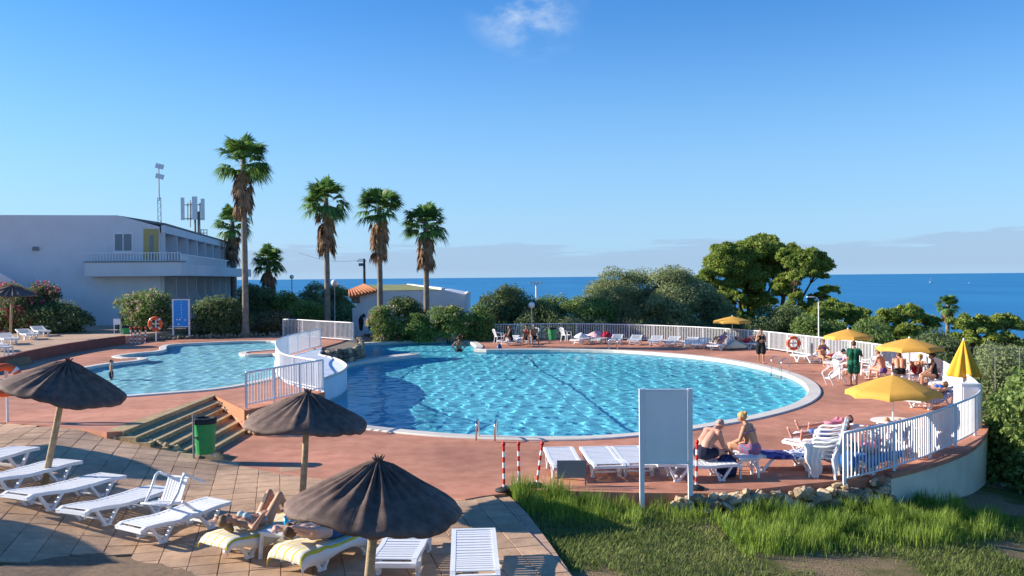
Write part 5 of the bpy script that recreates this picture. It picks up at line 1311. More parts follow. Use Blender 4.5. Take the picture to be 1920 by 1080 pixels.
def umb_px(label, x, y, H, wpx, **k):
    tip = gp(x, y, H); R = wpx / F * tip.y / 2; return yellow_umbrella(label, tip, R, **k)
umb_px('yellow umbrella far back in front of the big pines', 1373, 593, 1.80, 74, seed=1, drop=.30)
umb_px('yellow umbrella behind the woman in the purple bikini, second from the left', 1590, 617, 1.80, 90, seed=2, drop=.34)
umb_px('yellow umbrella above the bare backed sunbathers', 1705, 634, 1.80, 122, seed=3, drop=.36)
U4 = umb_px('nearest open yellow umbrella above the near railing', 1674, 703, 1.80, 170, seed=9, drop=.40)
tipc = gp(1807, 637, 2.1)
cu = thing('closed_umbrella', 'folded yellow umbrella standing by the right end of the railing', 'umbrella', (tipc.x, tipc.y, 0), 0, 'yellow sun umbrellas')
def jc(r, z, an, i): return r * (1 + .16 * math.cos(8 * an) * min(1, i / 3)), z
MB().lathe([(.012, 2.1), (.05, 2.06), (.13, 1.85), (.25, 1.55), (.38, 1.22), (.47, .98), (.455, .95), (.3, 1.2), (.1, 1.7)], 64, (0, 0, 0), jc).build('folded_canopy', mYELD, cu, smooth=True)
MB().tube([(0, 0, 0), (0, 0, 2.0)], .022, 8).build('pole', mFENCE, cu, smooth=True); MB().lathe([(0, 0), (.25, 0), (.25, .06), (.05, .1), (.05, .3), (0, .3)], 16).build('base', mWHITEP2, cu, smooth=True)
MB().lathe([(0, 2.16), (.025, 2.15), (.03, 2.08)], 10).build('finial', mWHITEP, cu, smooth=True)
tu = U4.location; rt = thing('round_table', 'round white table pierced by the pole of the nearest yellow umbrella', 'table', (tu.x, tu.y, 0))
MB().lathe([(.03, .70), (.47, .70), (.50, .715), (.49, .735), (.03, .735)], 28).build('table_top', mWHITEP, rt, smooth=False)
for k in range(4): a = .78 + k * 1.571; MB().tube([(.36 * math.cos(a), .36 * math.sin(a), .70), (.40 * math.cos(a), .40 * math.sin(a), 0)], .028, 6).build('leg', mWHITEP, rt)
wb = gp(1832, 738, .95); cb = thing('white_cabinet', 'white box cabinet standing in the corner below the folded umbrella', 'cabinet', (wb.x - .1, wb.y + .3, 0)); MB().box((0, 0, .6), (.55, .45, 1.2)).build('cabinet_body', mWHITEP2, cb); MB().box((0, -.235, .6), (.47, .02, 1.05)).build('door', mWHITEP, cb); MB().box((.17, -.25, .65), (.02, .03, .16)).build('handle', mGREY, cb)

# ------------------------------------------------------------------ signs, bins, barriers, buoys
sA, sB = gpl(1204, 956), gpl(1295, 962); sc_ = (sA + sB) / 2
sg = thing('notice_board', 'large blank white board on two posts standing on the lawn', 'sign', sA)
top = pd(1203, 731, sA.y).z - sA.z; bot = pd(1203, 869, sA.y).z - sA.z; dxy = sB - sA
for q in (V((0, 0, 0)), dxy):
    MB().box(q + V((0, 0, top / 2 + .01 - q.z / 2)), (.085, .085, top + .02 - q.z)).build('post', mFENCE, sg)
mBOARD = M('white_board_face', (.84, .83, .81), .35, .05, 1.4, spec=.5)
MB().beam(V((.05, .0, (top + bot) / 2)), V((dxy.x - .05, dxy.y, (top + bot) / 2)), .035, top - bot).build('panel', mBOARD, sg)
for z in (top - .012, bot + .012): MB().beam(V((.045, 0, z)), V((dxy.x - .045, dxy.y, z)), .05, .045).build('frame_bar', mFENCE, sg)
gA, gB = gpl(1046, 927), gpl(1098, 930)
gs = thing('small_sign', 'small dark grey blank sign on two thin legs in the grass', 'sign', gA); gt_ = pd(1046, 863, gA.y).z - gA.z; gb_ = pd(1046, 896, gA.y).z - gA.z; dxy = gB - gA; dxy.z = 0
for q in (V((0, 0, 0)), dxy): MB().box(q + V((0, 0, gt_ / 2)), (.03, .03, gt_)).build('leg', mGREY, gs)
MB().beam(V((.0, -.02, (gt_ + gb_) / 2)), V((dxy.x, -.02, (gt_ + gb_) / 2)), .02, gt_ - gb_).build('panel', mGREY, gs)
# blue notice board with its faint lines of text and pictograms
bA, bB = gp(325, 636, ZL), gp(359, 635, ZL); bs = thing('information_board', 'blue pool rules board with white pictograms on two white posts', 'sign', bA); bt = pd(325, 563, bA.y).z - ZL; bb_ = pd(325, 612, bA.y).z - ZL; W_ = (bB - bA).x
for x in (0, W_): MB().box((x, 0, bt / 2), (.09, .07, bt)).build('post', mFENCE, bs)
bpan = MB().box((W_ / 2, -.0, (bt + bb_) / 2), (W_ - .09, .03, bt - bb_)).build('panel', mBLUES, bs)
MB().box((W_ / 2, 0, bt + .03), (W_ + .1, .08, .06)).build('frame_bar', mFENCE, bs); MB().box((W_ / 2, 0, bb_ - .02), (W_ - .08, .06, .05)).build('frame_bar', mFENCE, bs)
H_ = bt - bb_; mLINE = M('pale_blue_print', (.12, .36, .70), .5, .03); mb = MB()
for side in (0, 1):
    for k in range(11): mb.box((W_ * (.30 if side == 0 else .76), -.019, bt - H_ * (.09 + .058 * k)), (W_ * (.30 + .05 * ((k * 7) % 3 - 1)), .004, .016))
mb.build('text_lines', mLINE, bpan)
mb = MB()
for k in range(7): mb.add([(W_ * .53 + .035 * math.cos(a), -.0195, bt - H_ * (.08 + .095 * k) + .035 * math.sin(a)) for a in np.linspace(0, 6.28, 11)[:-1]], [tuple(range(10))])
for (u_, v_) in ((.25, .74), (.42, .74), (.76, .76), (.35, .92)): mb.add([(W_ * u_ + .055 * math.cos(a), -.0195, bt - H_ * v_ + .055 * math.sin(a)) for a in np.linspace(0, 6.28, 11)[:-1]], [tuple(range(10))])
mb.build('pictograms', M('white_print', (.6, .68, .75), .5), bpan)
# little signs
def stake_sign(label, x, yb, z, w, h, zt, mat):
    p = gp(x, yb, z); t = thing('stake_sign', label, 'sign', p)
    for s in (-1, 1): MB().box((s * w * .42, 0, zt / 2), (.035, .035, zt)).build('leg', mFENCE, t)
    MB().box((0, -.025, zt - h / 2), (w, .02, h)).build('panel', mat, t)
stake_sign('small pale sign on two legs in front of the shrubs by the small building', 757, 629, 0, .95, .42, .98, mWHITEP2)
stake_sign('small white sign on thin legs beside the green bin at the hotel', 220, 633, ZU - .2, .42, .34, 1.1, mWHITEP)
def bin_(label, x, y, zf_, h=.78, r=.24, hang=.18, col=mGREEN):
    p = zf_(x, y); t = thing('litter_bin', label, 'bin', p, 0, 'litter bins')
    MB().lathe([(0, hang), (r * .82, hang), (r, hang + h * .9), (r * .93, hang + h * .9), (r * .78, hang + .02), (0, hang + .02)], 20).build('bucket', col, t, smooth=False)
    MB().lathe([(r * 1.04, hang + h * .86), (r * 1.06, hang + h), (r * .8, hang + h * 1.03), (r * .76, hang + h * .9), (r * .9, hang + h * .88)], 20).build('liner', mDARK, t, smooth=True)
    MB().tube([(-r * .75, -r * .9, -.05), (-r * .75, -r * .9, hang + h + .14)], .025, 8).build('post', mGREY, t)
    MB().box((-r * .6, -r * .7, hang + h * .5), (.1, .1, .05)).build('bracket', mSTEEL, t)
bin_('green litter bin on a grey post in front of the concrete steps', 385, 858, lambda x, y: gpp(x, y), .80, .25, .10)
bin_('green litter bin in front of the pale bush by the hotel', 238, 640, lambda x, y: gp(x, y, ZL), .8, .26, .1)
bin_('green litter bin hanging on the far railing', 1036, 643, lambda x, y: gp(x, y, 0), .75, .27, .22)
bin_('white litter bin with a dark lid on the right railing beside the lifebuoy', 1511, 664, lambda x, y: gp(x, y, 0), .68, .22, .28, mWHITEP2)
def striped_post(label, x, y, zf_, h=.92, lean=0., base=True, r=.026, group='red and white barrier posts', nb=8):
    p = zf_(x, y); t = thing('barrier_post', label, 'post', p, 0, group); seg = h / nb
    T = Matrix.Rotation(lean, 4, 'Y'); t.matrix_world = Matrix.Translation(p) @ T
    for k in range(nb): MB().lathe([(0, k * seg + .03), (r, k * seg + .03), (r, (k + 1) * seg + .03), (0, (k + 1) * seg + .03)], 12).build('band', mWHITEP if k % 2 == 0 else mRED, t)
    MB().lathe([(r * .9, h + .03), (r * 1.5, h + .05), (r * 1.3, h + .10), (0, h + .12)], 12).build('cap', mRED, t, smooth=True)
    if base: MB().lathe([(0, 0), (.17, 0), (.17, .04), (.10, .07), (.05, .09), (0, .09)], 18).build('foot', mDARK, t, smooth=True)
    return t
ta = striped_post('left red and white barrier post by the path corner', 945, 921, lambda x, y: gp(x, y, 0), .86)
tb_ = striped_post('middle red and white barrier post at the grass edge', 973, 914, lambda x, y: gp(x, y, 0), .80)
tc_ = striped_post('leaning red and white barrier post left of the single lounger', 1006, 912, lambda x, y: gp(x, y, 0), .80, lean=.14)
striped_post('red and white barrier post next to the white board and the bald man', 1305, 917, lambda x, y: gp(x, y, 0), .86, lean=.03)
striped_post('short red and white post beside the green bin at the steps', 400, 858, lambda x, y: gpp(x, y), .55, base=False, r=.045)
for i, (x, lab) in enumerate([(247, 'leftmost red and white post bundled by the lifebuoy'), (254, 'second red and white post of the bundle by the lifebuoy'), (261, 'third red and white post of the bundle by the lifebuoy'), (271, 'rightmost red and white post near the lifebuoy stand')]):
    striped_post(lab, x, 645, lambda x, y: gp(x, y, ZL), .85, lean=.05 * (i - 1), base=False, r=.045, group='barrier posts by the small pool')
def lifebuoy(label, c, r, rot, post_to=None, face=0.):
    t = thing('lifebuoy', label, 'lifebuoy', c, 0, 'orange lifebuoys'); T = Matrix.Rotation(face, 3, 'Z')
    n, m_ = 40, 10; mb = MB(); wb_ = MB()
    for i in range(n):
        a = 6.2832 * i / n
        for j in range(m_):
            b = 6.2832 * j / m_; q = r * .80 + r * .22 * math.cos(b); mb.v.append(tuple(T @ V((q * math.cos(a), r * .2 * math.sin(b), q * math.sin(a)))))
    for i in range(n):
        for j in range(m_): mb.f.append((i * m_ + j, i * m_ + (j + 1) % m_, ((i + 1) % n) * m_ + (j + 1) % m_, ((i + 1) % n) * m_ + j))
    ring = mb.build('ring', mORANGE, t, smooth=True)
    for k in range(4):
        a = .785 + 1.571 * k; band = MB(); 
        for i in range(4):
            aa = a - .11 + .22 * i / 3
            for j in range(m_):
                b = 6.2832 * j / m_; q = r * .80 + r * .235 * math.cos(b); band.v.append(tuple(T @ V((q * math.cos(aa), r * .215 * math.sin(b), q * math.sin(aa)))))
        for i in range(3):
            for j in range(m_): band.f.append((i * m_ + j, i * m_ + (j + 1) % m_, (i + 1) * m_ + (j + 1) % m_, (i + 1) * m_ + j))
        band.build('white_band', mWHITEP, ring, smooth=True)
    if post_to is not None:
        mb = MB(); mb.tube([(0, .12, post_to - c[2]), (0, .12, r * .55)], .035, 8); mb.box((0, .1, 0), (r * 1.1, .04, .08)); mb.box((0, .1, 0), (.08, .045, r * 1.1)); mb.build('stand', mWHITEP2, t)
    return t
yq = gp(291, 641, ZL).y; lifebuoy('orange lifebuoy on a stand in front of the pale bush by the small pool', pd(291, 607, yq), .42, 0, ZL)
yq = gp(1488, 668, 0).y - .25; lifebuoy('orange lifebuoy hanging on the right part of the far railing', pd(1488, 643.5, yq), .36, 0, 0)
lb = gpp(8, 792); yq = lb.y - .15; lifebuoy('orange lifebuoy on a post at the left edge by the small pool', pd(8, 713, yq), .42, 0, patio_z(lb.x, lb.y), .5)
# rope barrier in front of the far shrubs
def rope(label, pts, sag):
    mb = MB(); P = [V(p) for p in pts]; path = []
    for a, b in zip(P, P[1:]): path += [a.lerp(b, k / 8) - V((0, 0, sag * math.sin(math.pi * k / 8))) for k in range(8)]
    path.append(P[-1]); tag(mb.tube(path, .018, 5).build('rope', mWHITEP2, smooth=True, origin=P[0]), label, 'rope')
yr = gp(738, 631, 0).y; rps = [pd(600 + 85, 611, yr), pd(738, 608.5, yr), pd(833, 612, yr), pd(868, 603, yr - .5)]
rope('white barrier rope slung in front of the shrubs behind the pool arm', rps, .12)
for x, lab in ((698, 'thin white rope post left in front of the shrubs'), (738, 'red and white rope post in front of the shrubs')):
    striped_post(lab, x, 631, lambda x, y: gp(x, y, 0), 1.0, base=False, r=.035, group='rope posts by the shrubs')
rope('white and red barrier chain lying from post to post at the grass edge', [ta.location + V((0, 0, .12)), tb_.location + V((-.05, -.1, .1)), tb_.location + V((0, 0, .25))], .04)
# ------------------------------------------------------------------ pool ladders and float line
def ladder(label, A, B, h=.62, inward=None):
    c = (A + B) / 2; t = thing('pool_ladder', label, 'ladder', c, 0, 'steel pool ladders'); inw = inward.normalized()
    for p in (A, B):
        q = p - c; arc = [q, q + V((0, 0, h * .7))] + [q + inw * (.27 - .27 * math.cos(a)) + V((0, 0, h * .7 + .3 * h * math.sin(a))) for a in np.linspace(.2, 2.94, 9)] + [q + inw * .54 + V((0, 0, h * .55)), q + inw * .60 + V((0, 0, -.9))]
        MB().tube(arc, .022, 8).build('rail', mSTEEL, t, smooth=True)
    for z in (-.2, -.45, -.7): MB().beam(A - c + inw * .6 + V((0, 0, z)), B - c + inw * .6 + V((0, 0, z)), .08, .03).build('rung', mSTEEL, t)
ladder('steel pool ladder at the near edge of the big pool', gp(893, 826, .03), gp(928, 827, .03), .50, V((.1, 1, 0)))
ladder('steel pool ladder at the right edge of the big pool', gp(1461, 694, .03), gp(1480, 699, .03), .62, V((-1, -.75, 0)))
ladder('steel pool ladder at the far edge of the pool in front of the loungers', gp(1140, 654, .03), gp(1156, 654.5, .03), .6, V((0, -1, 0)))
fl0, fl1 = gp(936, 657, -.09), gp(1146, 813, -.09); n_ = 60
mb = MB(); mb.tube([fl0.lerp(fl1, k / n_) + V((.12 * math.sin(k * .21), 0, .004 * math.sin(k))) for k in range(n_ + 1)], .022, 6)
tag(mb.build('float_line', M('dark_blue_rope', (.02, .10, .20), .6), smooth=True, origin=fl0), 'dark rope stretched across the surface of the big pool', 'rope')
tag(MB().lathe([(0, 0), (.16, .03), (.18, .2), (.12, .42), (.05, .5), (0, .5)], 14).build('buoy', M('navy_plastic', (.02, .05, .16), .4), smooth=True, origin=(0, 0, 0)), 'dark blue buoy at the far end of the pool rope', 'buoy').location = fl0 + V((0, 0, -.12))
# bag and bits
def bag(label, x, y, zf_, mat, s=1.):
    p = zf_(x, y); t = thing('backpack', label, 'bag', p)
    MB().lathe([(0, 0), (.17 * s, .02), (.20 * s, .16 * s), (.18 * s, .34 * s), (.11 * s, .44 * s), (0, .46 * s)], 16, (0, 0, 0), lambda r, z, an, i: (r * (1 + .12 * math.cos(2 * an)), z)).build('bag_body', mat, t, smooth=True)
    MB().lathe([(0, .06), (.10 * s, .07), (.11 * s, .2 * s), (.0, .24 * s)], 12, (0, -.13 * s, 0)).build('pocket', mat, t, smooth=True)
    MB().tube([(-.07, 0, .42 * s), (-.05, 0, .52 * s), (.05, 0, .52 * s), (.07, 0, .42 * s)], .014, 6).build('handle', mDARK, t)
bag('dark navy backpack on the terrace beside the small white table', 1363, 893, lambda x, y: gp(x, y, 0), M_print('navy_bag', (.015, .02, .06), (.05, .07, .16), 18))
bag('blue cool bag standing by the near railing end', 1592, 878, lambda x, y: gp(x, y, .25), M('blue_bag', (.02, .13, .45), .6), .8)
# towel hanging from the chair stack
def drape(label, c, w, h, mat, rz, seed):
    r_ = random.Random(seed); mb = MB(); n1, n2 = 14, 18
    for i in range(n1 + 1):
        for j in range(n2 + 1):
            u_, v_ = i / n1 - .5, j / n2; k = .25 + .75 * v_; mb.v.append((u_ * w * (1.1 - .5 * v_) + .03 * math.sin(j * .5), .05 * math.sin(u_ * 22 + 2 * v_) * k - .02 + .1 * (1 - v_) ** 3, -v_ * h * (1 - .25 * abs(u_) * 2)))
    for i in range(n1):
        for j in range(n2): a = i * (n2 + 1) + j; mb.f.append((a, a + 1, a + n2 + 2, a + n2 + 1))
    o = mb.build('hanging_towel', mat, smooth=True, fixn=False); md = o.modifiers.new('s', 'SOLIDIFY'); md.thickness = .008; o.location = c; o.rotation_euler = (0, 0, rz); return tag(o, label, 'towel')
drape('white towel hanging down from the stack of plastic chairs', sp0 + V((-.27, -.20, .72)), .42, .78, mTOWELW, .2, 1)
q = gp(1652, 800, .98); drape('pink and white towel hung over the inside of the near railing', V((q.x, q.y + .12, 1.0)), .5, .6, mTOWELP, .45, 2)
q = gp(1688, 793, .98); drape('red and white towel hung on the near railing further right', V((q.x, q.y + .14, 1.0)), .45, .45, mTOWELP, .5, 3)
# heaps of cloth on far loungers
def heap(label, p, rx, ry, rz_, mat, seed):
    r_ = random.Random(seed); ph = [r_.uniform(0, 6) for _ in range(4)]
    def j_(r, z, an, i): k = 1 + .18 * math.sin(3 * an + ph[0]) + .1 * math.sin(7 * an + ph[1] + z * 9); return r * k, z * (1 + .25 * math.sin(2 * an + ph[2]))
    o = MB().lathe([(1, 0), (.98, .25), (.8, .6), (.5, .9), (.2, 1.0), (0, 1.02)], 24, (0, 0, 0), j_).build('heaped_towel', mat, smooth=True); o.location = p; o.scale = (rx, ry, rz_); return tag(o, label, 'towel')
heap('white towel heaped on the far lounger beside the armchair', gp(1090, 633, .40), .45, .3, .25, mTOWELW, 1)
heap('flowery towel heaped on the far lounger with the reddish cloth', gp(1118, 632, .42), .5, .3, .3, mTOWELP, 2)
heap('dark red bundle at the head of the far lounger', gp(1136, 632, .42), .3, .3, .28, mTOWELR, 3)
heap('white towel on the lounger beside the seated couple at the railing', gp(978, 638, .37), .4, .3, .15, mTOWELW, 4)
heap('white bundle of towels by the closed umbrella', gp(1782, 704, .42), .4, .35, .35, mTOWELW, 5)
heap('striped towel bundle beside the woman with the hair bun', gp(1755, 706, .40), .5, .35, .25, mTOWELP, 6)
heap('pale towels heaped below the yellow umbrella at the back', gp(1376, 652, .1), .6, .35, .35, mTOWELY, 7)
# concrete scraps on the shaded soil at the right
for (x, y, w_, d_, h_, lab) in ((1862, 884, .95, .5, .2, 'pale concrete block lying on the soil at the foot of the wall'), (1888, 908, .55, .45, .08, 'flat white round slab on the shaded soil at the right')):
    p = gp(x, y, -1.35); p.z = natural(p.x, p.y) + .0
    bm = bmesh.new(); bmesh.ops.create_cube(bm, size=1); bmesh.ops.bevel(bm, geom=bm.edges[:], offset=.12, segments=2, affect='EDGES'); me = bpy.data.meshes.new('block'); bm.to_mesh(me); bm.free()
    o = obj('concrete_block', me, mCOPE); o.location = p + V((0, 0, h_ / 2)); o.scale = (w_, d_, h_); o.rotation_euler = (0, .05, .3); tag(o, lab, 'block')
# wire fence on the slope at the far right
wf = thing('wire_fence', 'thin wire fence on posts beyond the folded umbrella', 'fence', at(1865, 40, -1.5)); wz = wf.location
for x in (1800, 1866, 1912, 1960):
    p = pd(x, 650, 40) - wz; p0 = p.copy(); p0.z = -1.2; p.z = pd(x, 652, 40).z - wz.z; MB().tube([p0, p], .02, 6).build('post', mGREY, wf)
mb = MB()
for yy in (655, 668, 682): mb.tube([pd(1755, yy - 6, 40) - wz, pd(1960, yy + 2, 40) - wz], .008, 4)
mb.build('wire', mGREY, wf)

# ------------------------------------------------------------------ people
def skin(name, c): return M(name, c, .55, .10, 9, spec=.35)
SK_TAN = skin('skin_tanned', (.46, .24, .14)); SK_PINK = skin('skin_sunburnt', (.56, .28, .20)); SK_FAIR = skin('skin_fair', (.58, .35, .26)); SK_BROWN = skin('skin_brown', (.34, .17, .10))
H_DARK = M('dark_hair', (.022, .014, .010), .6, .3, 30); H_BLOND = M('blond_hair', (.50, .32, .13), .6, .25, 30); H_BROWN = M('brown_hair', (.10, .055, .028), .6, .3, 30); H_GREY = M('grey_hair', (.35, .30, .27), .6, .2, 30); H_LTBR = M('light_brown_hair', (.20, .12, .06), .6, .3, 30)
def cloth(name, c): return M(name, c, .9, .1, 12)
C_NAVY = cloth('navy_cloth_swim', (.015, .018, .04)); C_BLACK = cloth('black_cloth', (.012, .014, .016)); C_BLUE = cloth('royal_blue_cloth', (.01, .10, .42)); C_GREEN = cloth('dark_green_shirt', (.008, .10, .055)); C_PURP = cloth('purple_cloth', (.12, .08, .30)); C_PINKC = cloth('pink_cloth', (.62, .22, .32)); C_PINKL = cloth('pale_pink_shirt', (.66, .40, .48)); C_YEL = cloth('yellow_cap', (.75, .42, .02)); C_MIX = M_print('floral_cloth', (.10, .22, .34), (.42, .13, .22), 22, thr=.45); C_AQUA = cloth('pale_aqua_cloth', (.40, .52, .55)); C_DENIM = cloth('blue_shorts', (.03, .09, .22)); C_BLUEL = cloth('light_blue_shorts', (.16, .28, .60)); C_RED = cloth('red_cloth', (.45, .03, .05))
def caps(mb, a, ra, b, rb, n=12):
    a, b = V(a), V(b); d = b - a
    if d.length < 1e-5: d = V((0, 0, 1e-4))
    d = d.normalized(); pts, rs = [], []
    for t in (-1, -.92, -.7, -.38, 0): pts.append(a + d * ra * t); rs.append(ra * math.sqrt(max(0, 1 - t * t)) + 1e-4)
    for t in (0, .38, .7, .92, 1): pts.append(b + d * rb * t); rs.append(rb * math.sqrt(max(0, 1 - t * t)) + 1e-4)
    mb.tube(pts, rs, n)
def fuse(mb, name, mat, vox, parent=None, smooth=5):
    me = bpy.data.meshes.new(name); me.from_pydata(mb.v, [], mb.f); o = bpy.data.objects.new(name, me); COL.objects.link(o)
    r_ = o.modifiers.new('r', 'REMESH'); r_.mode = 'VOXEL'; r_.voxel_size = vox; s_ = o.modifiers.new('s', 'SMOOTH'); s_.iterations = smooth; s_.factor = .5
    dg = bpy.context.evaluated_depsgraph_get(); nm = bpy.data.meshes.new_from_object(o.evaluated_get(dg)); o.modifiers.clear(); o.data = nm; bpy.data.meshes.remove(me)
    nm.materials.clear(); nm.materials.append(mat); nm.shade_smooth(); o.parent = parent; return o
def nv(v): return V(v).normalized()
def person(label, Mw, P, H=1.7, sk=SK_TAN, hair=H_DARK, hairlen=0, fat=1., female=False, wear=(), vox=.016, cap=None, bald=False):
    """P: directions in the person's own frame (x = their left-to-right across the view of the pose, y = the way they face, z = up)."""
    k = H / 1.7; R = nv(P.get('r', (1, 0, 0))); t = nv(P['t']); t2 = nv(P.get('t2', P['t'])); pel = V((0, 0, 0)); sw = (.165 if female else .19) * k; hw = (.10 if female else .09) * k
    waist = pel + t * .20 * k; chest = waist + t2 * .20 * k; nb_ = chest + t2 * .13 * k; hd = nv(P.get('h', P.get('t2', P['t']))); neck = nb_ + hd * .07 * k; head = neck + hd * .11 * k; fc = nv(P['hf']); fc = (fc - hd * fc.dot(hd)).normalized()
    fw = R.cross(t2).normalized(); fw = fw if P.get('flip') is None else -fw       # body front
    fw1 = R.cross(t).normalized() if P.get('flip') is None else -R.cross(t).normalized()
    mb = MB(); f = fat; fr = .5 + .5 * f
    J = {}
    for s, S in ((-1, 'L'), (1, 'R')):
        sh = nb_ - t2 * .045 * k + R * s * sw; el = sh + nv(P['a' + S]) * .285 * k; wr = el + nv(P['f' + S]) * .25 * k
        hp = pel + R * s * hw; kn = hp + nv(P['th' + S]) * .43 * k; an = kn + nv(P['sh' + S]) * .41 * k; toe = an + nv(P['ft' + S]) * .17 * k; heel = an - nv(P['ft' + S]) * .04 * k
        J[S] = (sh, el, wr, hp, kn, an, toe)
        caps(mb, nb_ - t2 * .03 * k + R * s * .05, .062 * k * fr, sh, .060 * k * fr); caps(mb, sh, .056 * k * fr, el, .040 * k * fr); caps(mb, el, .041 * k * fr, wr, .027 * k)
        caps(mb, sh.lerp(el, .3), .052 * k * fr, sh.lerp(el, .55), .048 * k * fr); caps(mb, el.lerp(wr, .1), .042 * k * fr, el.lerp(wr, .4), .040 * k * fr)
        caps(mb, hp, .098 * k * f, hp.lerp(kn, .45), .080 * k * fr); caps(mb, hp.lerp(kn, .4), .082 * k * fr, kn, .056 * k); caps(mb, kn, .055 * k, an, .036 * k); back = (-fw1 if nv(P['sh' + S]).dot(fw1) < .8 else V((0, 0, -1)))
        calf = kn.lerp(an, .3); sd_ = nv(P['sh' + S]); nb2 = -fw1 + sd_ * fw1.dot(sd_)
        nb2 = nb2.normalized() if nb2.length > .1 else V((0, 0, 0)); caps(mb, kn.lerp(an, .15) + nb2 * .012, .05 * k, kn.lerp(an, .5) + nb2 * .014, .046 * k)
        caps(mb, heel, .034 * k, an, .034 * k); caps(mb, heel + nv(P['ft' + S]) * .02, .032 * k, toe, .026 * k); caps(mb, an, .033 * k, toe, .024 * k)
        for q in (-1, 0, 1): caps(mb, toe + R * q * .022 * k, .016, toe + R * q * .026 * k + nv(P['ft' + S]) * .035 * k, .012)
        # hand: palm, four fingers and a thumb
        hdv = nv(P['f' + S]); side = hdv.cross(fw); side = side.normalized() if side.length > .1 else R; pm = wr + hdv * .05 * k; fr_ = max(.0095, vox * .72)
        caps(mb, wr, .024 * k, pm + side * .018, .022 * k); caps(mb, wr, .024 * k, pm - side * .018, .022 * k); pn = hdv.cross(side).normalized()
        for q, ln in ((-1.5, .065), (-.5, .078), (.5, .075), (1.5, .058)):
            b0 = pm + hdv * .025 * k + side * q * .019 * k * 1.2; b1 = b0 + (hdv + side * q * .10).normalized() * ln * .55 * k; b2 = b1 + (hdv + pn * .55 + side * q * .08).normalized() * ln * .5 * k; caps(mb, b0, fr_, b1, fr_, 8); caps(mb, b1, fr_, b2, fr_ * .9, 8)
        b0 = wr + hdv * .02 * k + side * s * .022; b1 = b0 + (side * s * .8 + hdv * .7).normalized() * .045 * k; caps(mb, b0, fr_ * 1.15, b1, fr_ * 1.1, 8); caps(mb, b1, fr_ * 1.1, b1 + hdv * .03 * k, fr_, 8)
    caps(mb, pel + R * .075 * k, .105 * k * f, pel - R * .075 * k, .105 * k * f); w_ = (.055 if female else .075) * k
    for s in (-1, 1):
        caps(mb, pel + R * s * .07 * k, .10 * k * f, waist + R * s * w_, .088 * k * f); caps(mb, waist + R * s * w_, .088 * k * f, chest + R * s * .085 * k, .100 * k * fr); caps(mb, chest + R * s * .085 * k, .10 * k * fr, nb_ - t2 * .05 * k + R * s * .09 * k, .075 * k)
        if P.get('belly', fat > 1.1): caps(mb, waist + fw1 * .04 * k * f + R * s * .03, .085 * k * f, waist + fw1 * .045 * k * f, .08 * k * f)
        if female: c_ = chest + fw * .075 * k + R * s * .075 * k + t2 * .0; caps(mb, c_, .058 * k * fr, c_ + fw * .018, .05 * k * fr)
        caps(mb, pel - fw1 * .05 * k + R * s * .06 * k, .09 * k * f, pel - fw1 * .045 * k + R * s * .06 * k - t * .03, .085 * k * f)
    caps(mb, nb_ - t2 * .03, .055 * k, neck, .050 * k)
    hr = .088 * k; caps(mb, head + hd * .03 * k - fc * .012 * k, hr, head + hd * .015 * k + fc * .01, hr * .95); caps(mb, head + fc * .022 * k, .066 * k, head - hd * .055 * k + fc * .045 * k, .042 * k)
    sidev = hd.cross(fc).normalized()
    caps(mb, head + fc * .088 * k + hd * .015, .012, head + fc * .108 * k - hd * .018, .0165, 8)
    caps(mb, head + fc * .075 * k - hd * .045 * k - sidev * .018, .013, head + fc * .075 * k - hd * .045 * k + sidev * .018, .013, 8)
    for s in (-1, 1): caps(mb, head + sidev * s * .084 * k - hd * .005, .018, head + sidev * s * .088 * k + hd * .028 * k, .018, 8); caps(mb, head + fc * .080 * k + hd * .032 * k + sidev * s * .03, .014, head + fc * .076 * k + hd * .034 * k + sidev * s * .05, .012, 8)
    body = fuse(mb, 'person', sk, vox); body.matrix_world = Mw; tag(body, label, 'person')
    eb = MB()
    for s in (-1, 1):
        eb = MB(); caps(eb, head + fc * .087 * k + hd * .014 * k + sidev * s * .032 * k, .0125, head + fc * .0875 * k + hd * .014 * k + sidev * s * .034 * k, .0125, 8); eb.build('eye', H_DARK, body, smooth=True)
    eb = MB(); caps(eb, head + fc * .086 * k - hd * .046 * k - sidev * .02, .008, head + fc * .086 * k - hd * .046 * k + sidev * .02, .008, 8); eb.build('mouth', C_RED if female else SK_PINK, body, smooth=True)
    hb = MB()
    if not bald:
        caps(hb, head + hd * .05 * k - fc * .028 * k, hr * 1.03, head + hd * .02 * k - fc * .04 * k, hr * .98); caps(hb, head + hd * .075 * k + fc * .02 * k, hr * .72, head + hd * .06 * k - fc * .05, hr * .8)
        if hairlen: caps(hb, head - fc * .055 * k, hr * .85, head - fc * .07 * k - hd * hairlen + V(P.get('hair', (0, 0, 0))), .05)
        if hairlen < 0: pass
        if P.get('bun'): caps(hb, head + hd * .05 * k - fc * .115 * k, .042, head + hd * .055 * k - fc * .125 * k, .04)
    else: caps(hb, head + hd * -.01 - fc * .065 * k - sidev * .04, .034, head + hd * -.01 - fc * .065 * k + sidev * .04, .034)
    hm = fuse(hb, 'hair', hair, .012, body, 3)
    if cap is not None:
        cb_ = MB(); caps(cb_, head + hd * .075 * k - fc * .015, hr * 1.08, head + hd * .055 * k - fc * .02, hr * 1.1); caps(cb_, head + hd * .065 * k + fc * .08 * k, .045, head + hd * .05 * k + fc * .15 * k, .035); fuse(cb_, 'cap', cap, .012, body, 2)
    g = .012
